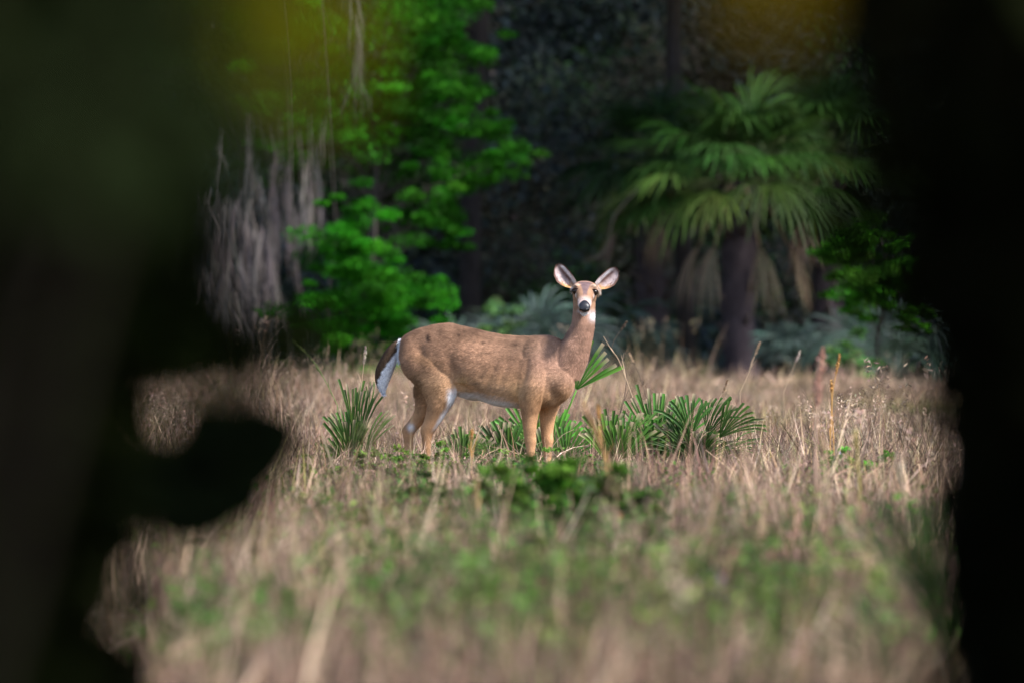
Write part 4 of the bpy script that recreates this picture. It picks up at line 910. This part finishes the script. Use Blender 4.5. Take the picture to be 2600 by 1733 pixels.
stalk('dark thin upright stem at the right edge of the grass', 60, [(2066, 1085), (2066, 1050), (2067, 1020), (2068, 985)], .003, DK, .05, .004, DK)

def flower(label, Y, x, y, r, col, n_=9, stemc=(.09, .12, .04), group='small flowers in the grass', cat='flower', name='flower', h=None):
    p = D(x, y, Y); b = p.copy(); b[2] = ground_z(b[0], b[1]); t = empty(name, b); tag(t, label, cat, group)
    mb = MB(); add_tube(mb, wob(b, p, 6, .008), .0025, stemc, 5); add_leaves(mb, b + (p - b) * rng.uniform(.2, .8, (8, 1)) + rng.normal(0, .012, (8, 3)), .035, .014, vary(stemc, 8, .2)); mb.build('stem', M_WEED, t, origin=b)
    mb = MB(); add_leaves(mb, p + rng.normal(0, r * .5, (n_, 3)), r * .9, r * .6, vary(col, n_, .15), zb=.3); mb.build('petal', M_FLOWER, t, origin=b)
PUR = (.27, .14, .34)
flower('larger out of focus purple flower low in the centre of the field', 32, 1650, 1335, .045, (.20, .11, .24), 12)
flower('out of focus purple flower at the bottom edge', 29, 1825, 1490, .03, PUR, 14)
flower('purplish flower left of the larger purple one', 33, 1580, 1420, .03, (.24, .15, .26), 12)
flower('tiny lilac flower in the grass below the orange stalks', 55, 1930, 1040, .010, (.5, .4, .75), 8)
flower('orange butterfly-like blossom in the weeds in front of the palmettos', 52, 1552, 1112, .012, (.62, .17, .06), 8)
flower('tiny orange blossom left of the other in the weeds', 53, 1436, 1097, .009, (.60, .2, .05), 7)

# ------------------------------------------------------------------ near trees and bushes round the camera (out of focus)
def leaf_mesh(L, W, col):
    """one broad pointed leaf, base at origin, along +x"""
    t = np.linspace(0, 1, 8); wd = W * .5 * np.sin(np.pi * t ** .8) ** .6 + .001; rows = []
    for i_, tt in enumerate(t):
        z = -.18 * L * tt ** 2; rows += [[tt * L, -wd[i_], z + wd[i_] * .25], [tt * L, 0, z], [tt * L, wd[i_], z + wd[i_] * .25]]
    i = np.arange(7)[:, None] * 3; mb = MB()
    mb.add(rows, np.concatenate([i + np.array([[0, 1, 4, 3]]), i + np.array([[1, 2, 5, 4]])]), C=col); return mb
def leaf_at(parent, me, p, d, nrm, s=1.0, origin=(0, 0, 0)):
    d = unit(d); y = unit(np.cross(nrm, d)); z = np.cross(d, y)
    o = bpy.data.objects.new('leaf', me); COL.objects.link(o); o.parent = parent
    q = np.asarray(p) - np.asarray(origin)
    o.matrix_local = Matrix(((d[0] * s, y[0] * s, z[0] * s, q[0]), (d[1] * s, y[1] * s, z[1] * s, q[1]), (d[2] * s, y[2] * s, z[2] * s, q[2]), (0, 0, 0, 1)))
    return o

# right: big trunk at the edge of the field; unseen crown over the camera added to shade near foliage
tb = np.array([1.06, 19.0, 0.0])
oak = empty('shade_tree', tb); tag(oak, 'thick black trunk of a shade tree filling the right edge of the picture', 'tree')
mb = MB(); tp = spline([(1.10, 19.0, -.2), (1.06, 19, .4), (1.03, 19, 1.2), (1.05, 18.9, 2.4), (1.0, 18.6, 4.0), (.7, 18, 6.5)], 30)
add_tube(mb, tp, np.interp(np.linspace(0, 1, 30), [0, .12, .4, 1], [.42, .325, .30, .22]) * (1 + .03 * np.sin(np.arange(30) * 1.7)), (.022, .017, .015), 20)
mb.build('trunk', M_BARK, oak, True, origin=tb)
mb = MB()
br = [(0, 14, 6.6), (-3, 11, 6.2), (3.5, 12, 6), (0, 6, 6.8), (-4, 4, 5.6), (4, 4, 5.6), (0, -2, 6.4), (-4.5, 15, 5.5), (5, 17, 5.5)]
for q in br:
    b = wob(tp[-6], q, 14, .3); add_tube(mb, b, np.linspace(.13, .03, 14), (.022, .017, .015), 8)
mb.build('branch', M_BARK, oak, True, origin=tb)
mb = MB(); n = 30000
th = rng.uniform(0, 2 * np.pi, n); ph_ = np.arccos(rng.uniform(0, 1, n)); rr = rng.uniform(.82, 1.08, n)
c = np.stack([8.0 * np.cos(th) * np.sin(ph_), 7.0 + 14.5 * np.sin(th) * np.sin(ph_), .3 + 6.8 * np.cos(ph_)], -1) * rr[:, None] * np.array([1, 1, 1])
k = (c[:, 2] > .4) & ~((c[:, 1] > 4) & (np.abs(c[:, 0]) < .06 * c[:, 1] + .5) & (c[:, 2] < 3.2))
k &= ~((np.hypot(c[:, 0] - 3.6, c[:, 1] - 3.4) < 1.5) & (c[:, 2] > 3))  # opening cut in the added crown so sun reaches the twigs
c = c[k]; add_leaves(mb, c, rng.uniform(.30, .6, len(c)), rng.uniform(.2, .36, len(c)), vary((.022, .032, .012), len(c), .3), zb=-.5)
mb.build('crown', M_DLEAF, oak, origin=tb)

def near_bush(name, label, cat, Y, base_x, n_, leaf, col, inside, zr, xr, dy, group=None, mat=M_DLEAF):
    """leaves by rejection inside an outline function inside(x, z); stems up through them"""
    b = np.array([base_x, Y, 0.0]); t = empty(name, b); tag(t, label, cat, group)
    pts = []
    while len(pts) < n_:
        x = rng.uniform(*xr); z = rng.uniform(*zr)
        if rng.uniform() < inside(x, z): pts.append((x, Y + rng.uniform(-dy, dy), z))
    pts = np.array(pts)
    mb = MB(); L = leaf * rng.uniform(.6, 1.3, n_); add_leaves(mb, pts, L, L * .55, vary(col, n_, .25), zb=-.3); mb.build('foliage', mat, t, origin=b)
    mb = MB()
    for q in pts[rng.choice(n_, min(14, n_), replace=False)]:
        add_tube(mb, wob(b + np.array([rng.normal(0, .08), 0, 0]), q, 8, .04), np.linspace(.010, .003, 8), (.022, .018, .014), 5)
    mb.build('stem', M_BARK, t, True, origin=b); return t
S10 = 10 / FPX * 1.10544
def x10(xd, Y): return (xd * 1.10544 - 1300) * Y / FPX
def z10(yd, Y): return CAM_H + (HOR - yd * 1.10544) * Y / FPX
def outline(Y, ys, xs, soft, side=1, dens=1.0):
    """coverage of a bush: full up to its edge xs (at rows ys), thinning over soft pixels"""
    zz = np.array([z10(y, Y) for y in ys])[::-1]; xx = np.array([x10(x, Y) for x in xs])[::-1]; so = soft * Y / FPX * 1.10544
    def f(x, z):
        e = np.interp(z, zz, xx); return dens * float(np.clip(((e - x) * side) / so + .5, 0, 1))
    return f
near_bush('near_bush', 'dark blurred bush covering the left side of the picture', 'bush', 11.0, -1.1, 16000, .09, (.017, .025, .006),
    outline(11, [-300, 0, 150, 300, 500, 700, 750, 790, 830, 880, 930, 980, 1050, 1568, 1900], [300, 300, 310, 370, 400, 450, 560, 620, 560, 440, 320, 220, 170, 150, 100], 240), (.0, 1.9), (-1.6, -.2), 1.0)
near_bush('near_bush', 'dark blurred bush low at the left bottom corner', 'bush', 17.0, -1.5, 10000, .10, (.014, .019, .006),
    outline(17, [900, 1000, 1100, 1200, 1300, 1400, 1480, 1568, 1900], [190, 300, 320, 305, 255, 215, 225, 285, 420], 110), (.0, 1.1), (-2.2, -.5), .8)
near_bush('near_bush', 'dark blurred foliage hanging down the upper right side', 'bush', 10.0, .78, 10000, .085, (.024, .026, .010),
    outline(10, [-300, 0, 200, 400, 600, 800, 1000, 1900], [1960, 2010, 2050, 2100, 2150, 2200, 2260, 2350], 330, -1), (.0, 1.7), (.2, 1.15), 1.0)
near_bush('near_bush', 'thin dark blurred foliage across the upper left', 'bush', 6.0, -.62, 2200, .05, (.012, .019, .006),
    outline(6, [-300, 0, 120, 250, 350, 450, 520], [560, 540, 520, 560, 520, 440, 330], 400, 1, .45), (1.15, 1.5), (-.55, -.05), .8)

near_bush('near_bush', 'dark blurred creeper leaves clothing the edge of the thick trunk', 'creeper', 18.4, x10(2230, 18.4), 2600, .07, (.020, .020, .010),
    outline(18.4, [-200, 0, 200, 400, 560, 700, 860, 1000, 1150, 1300, 1420, 1568, 1800], [2150, 2120, 2150, 2130, 2165, 2150, 2175, 2185, 2180, 2205, 2215, 2225, 2230], 60, -1), (.0, 1.7), (.50, .95), .25)
palmetto('dark blurred palmetto low at the right beside the thick trunk', D(2190, 1700, 27), [((-.25, 0, 1), .30, .22, .4, Cf), ((-.05, 0, 1), .2, .2, .4, Cf), ((-.6, 0, 1), .16, .2, .35, Cf)], 'saw palmettos near the camera', (.02, .05, .012), nseg=8)
# big dark leaf cluster in front of the left of the field
sb = np.array([x10(330, 14.5), 14.5, 0.0])
sap = empty('leafy_sapling', sb); tag(sap, 'sapling with one big black blurred leaf in front of the left of the field', 'sapling')
mb = MB(); st = spline([sb - np.array([0, 0, .1]), D(330, 1500, 14.5), D(335, 1250, 14.5), D(400, 1090, 14.5), D(470, 1060, 14.5)], 14); add_tube(mb, st, np.linspace(.012, .006, 14), (.02, .018, .012), 6); mb.build('stem', M_BARK, sap, True, origin=sb)
big = leaf_mesh(.235, .19, (.012, .020, .008)).mesh('leaf', M_DLEAF)
YL = 14.5
for (x0, y0, x1, y1, s, nr) in [(300, 1010, 420, 1190, 1.0, (.1, -1, .2)), (330, 1140, 560, 1185, 1.0, (0, -1, .1)), (420, 1110, 690, 965, 1.0, (.2, -1, .35)), (380, 1010, 610, 1160, .85, (-.2, -1, .3)), (430, 1070, 590, 1180, .7, (.1, -1, .2)), (350, 1080, 430, 1210, .6, (.3, -1, .1)), (400, 1010, 560, 965, .7, (0, -1, .5)), (300, 1060, 470, 1170, .75, (0, -1, .2)), (420, 1040, 640, 1060, .9, (0, -1, .1)),
                               (290, 1390, 362, 1405, .32, (0, -1, .5))]:
    p0, p1 = D(x0, y0, YL), D(x1, y1, YL - .05); leaf_at(sap, big, p0, p1 - p0, nr, float(np.linalg.norm(p1 - p0)) / .235, sb)

# two twigs with young yellow-green leaves hanging just in front of the lens
def twig(label, Y, pts, leaves_, lw, col):
    pp = spline([D(x, y, Y) for x, y in pts], 10); b = pp[0]
    t = empty('leafy_twig', b); tag(t, label, 'twig', 'young twigs hanging in front of the camera')
    mb = MB(); add_tube(mb, pp, np.linspace(.0035, .0015, 10), (.05, .05, .02), 5); mb.build('stem', M_BARK, t, True, origin=b)
    me = leaf_mesh(lw, lw * .62, col).mesh('leaf', M_YOUNG)
    for (x0, y0, x1, y1) in leaves_:
        p0, p1 = D(x0, y0, Y), D(x1, y1, Y); leaf_at(t, me, p0, p1 - p0, (rng.normal(0, .3), -.8, .9), float(np.linalg.norm(p1 - p0)) / lw, b)
twig('yellow green blurred twig hanging at the top left of centre', 5.2, [(600, -900), (620, -400), (650, -60), (690, 140)], [(620, -120, 520, 90), (650, -60, 750, 140), (670, 60, 600, 230), (690, 120, 800, 220), (660, -80, 830, 20), (640, -200, 520, -60), (650, 0, 710, 220), (610, -40, 560, 150), (670, -20, 790, 90)], .05, (.20, .20, .004))
twig('yellow brown blurred twig hanging at the top right of centre', 6.0, [(1760, -900), (1740, -400), (1730, -120), (1740, 20)], [(1735, -160, 1660, 40), (1735, -120, 1830, 60), (1740, -20, 1740, 130), (1735, -220, 1850, -60), (1740, -90, 1780, 110), (1730, -60, 1650, 100)], .045, (.24, .17, .004))
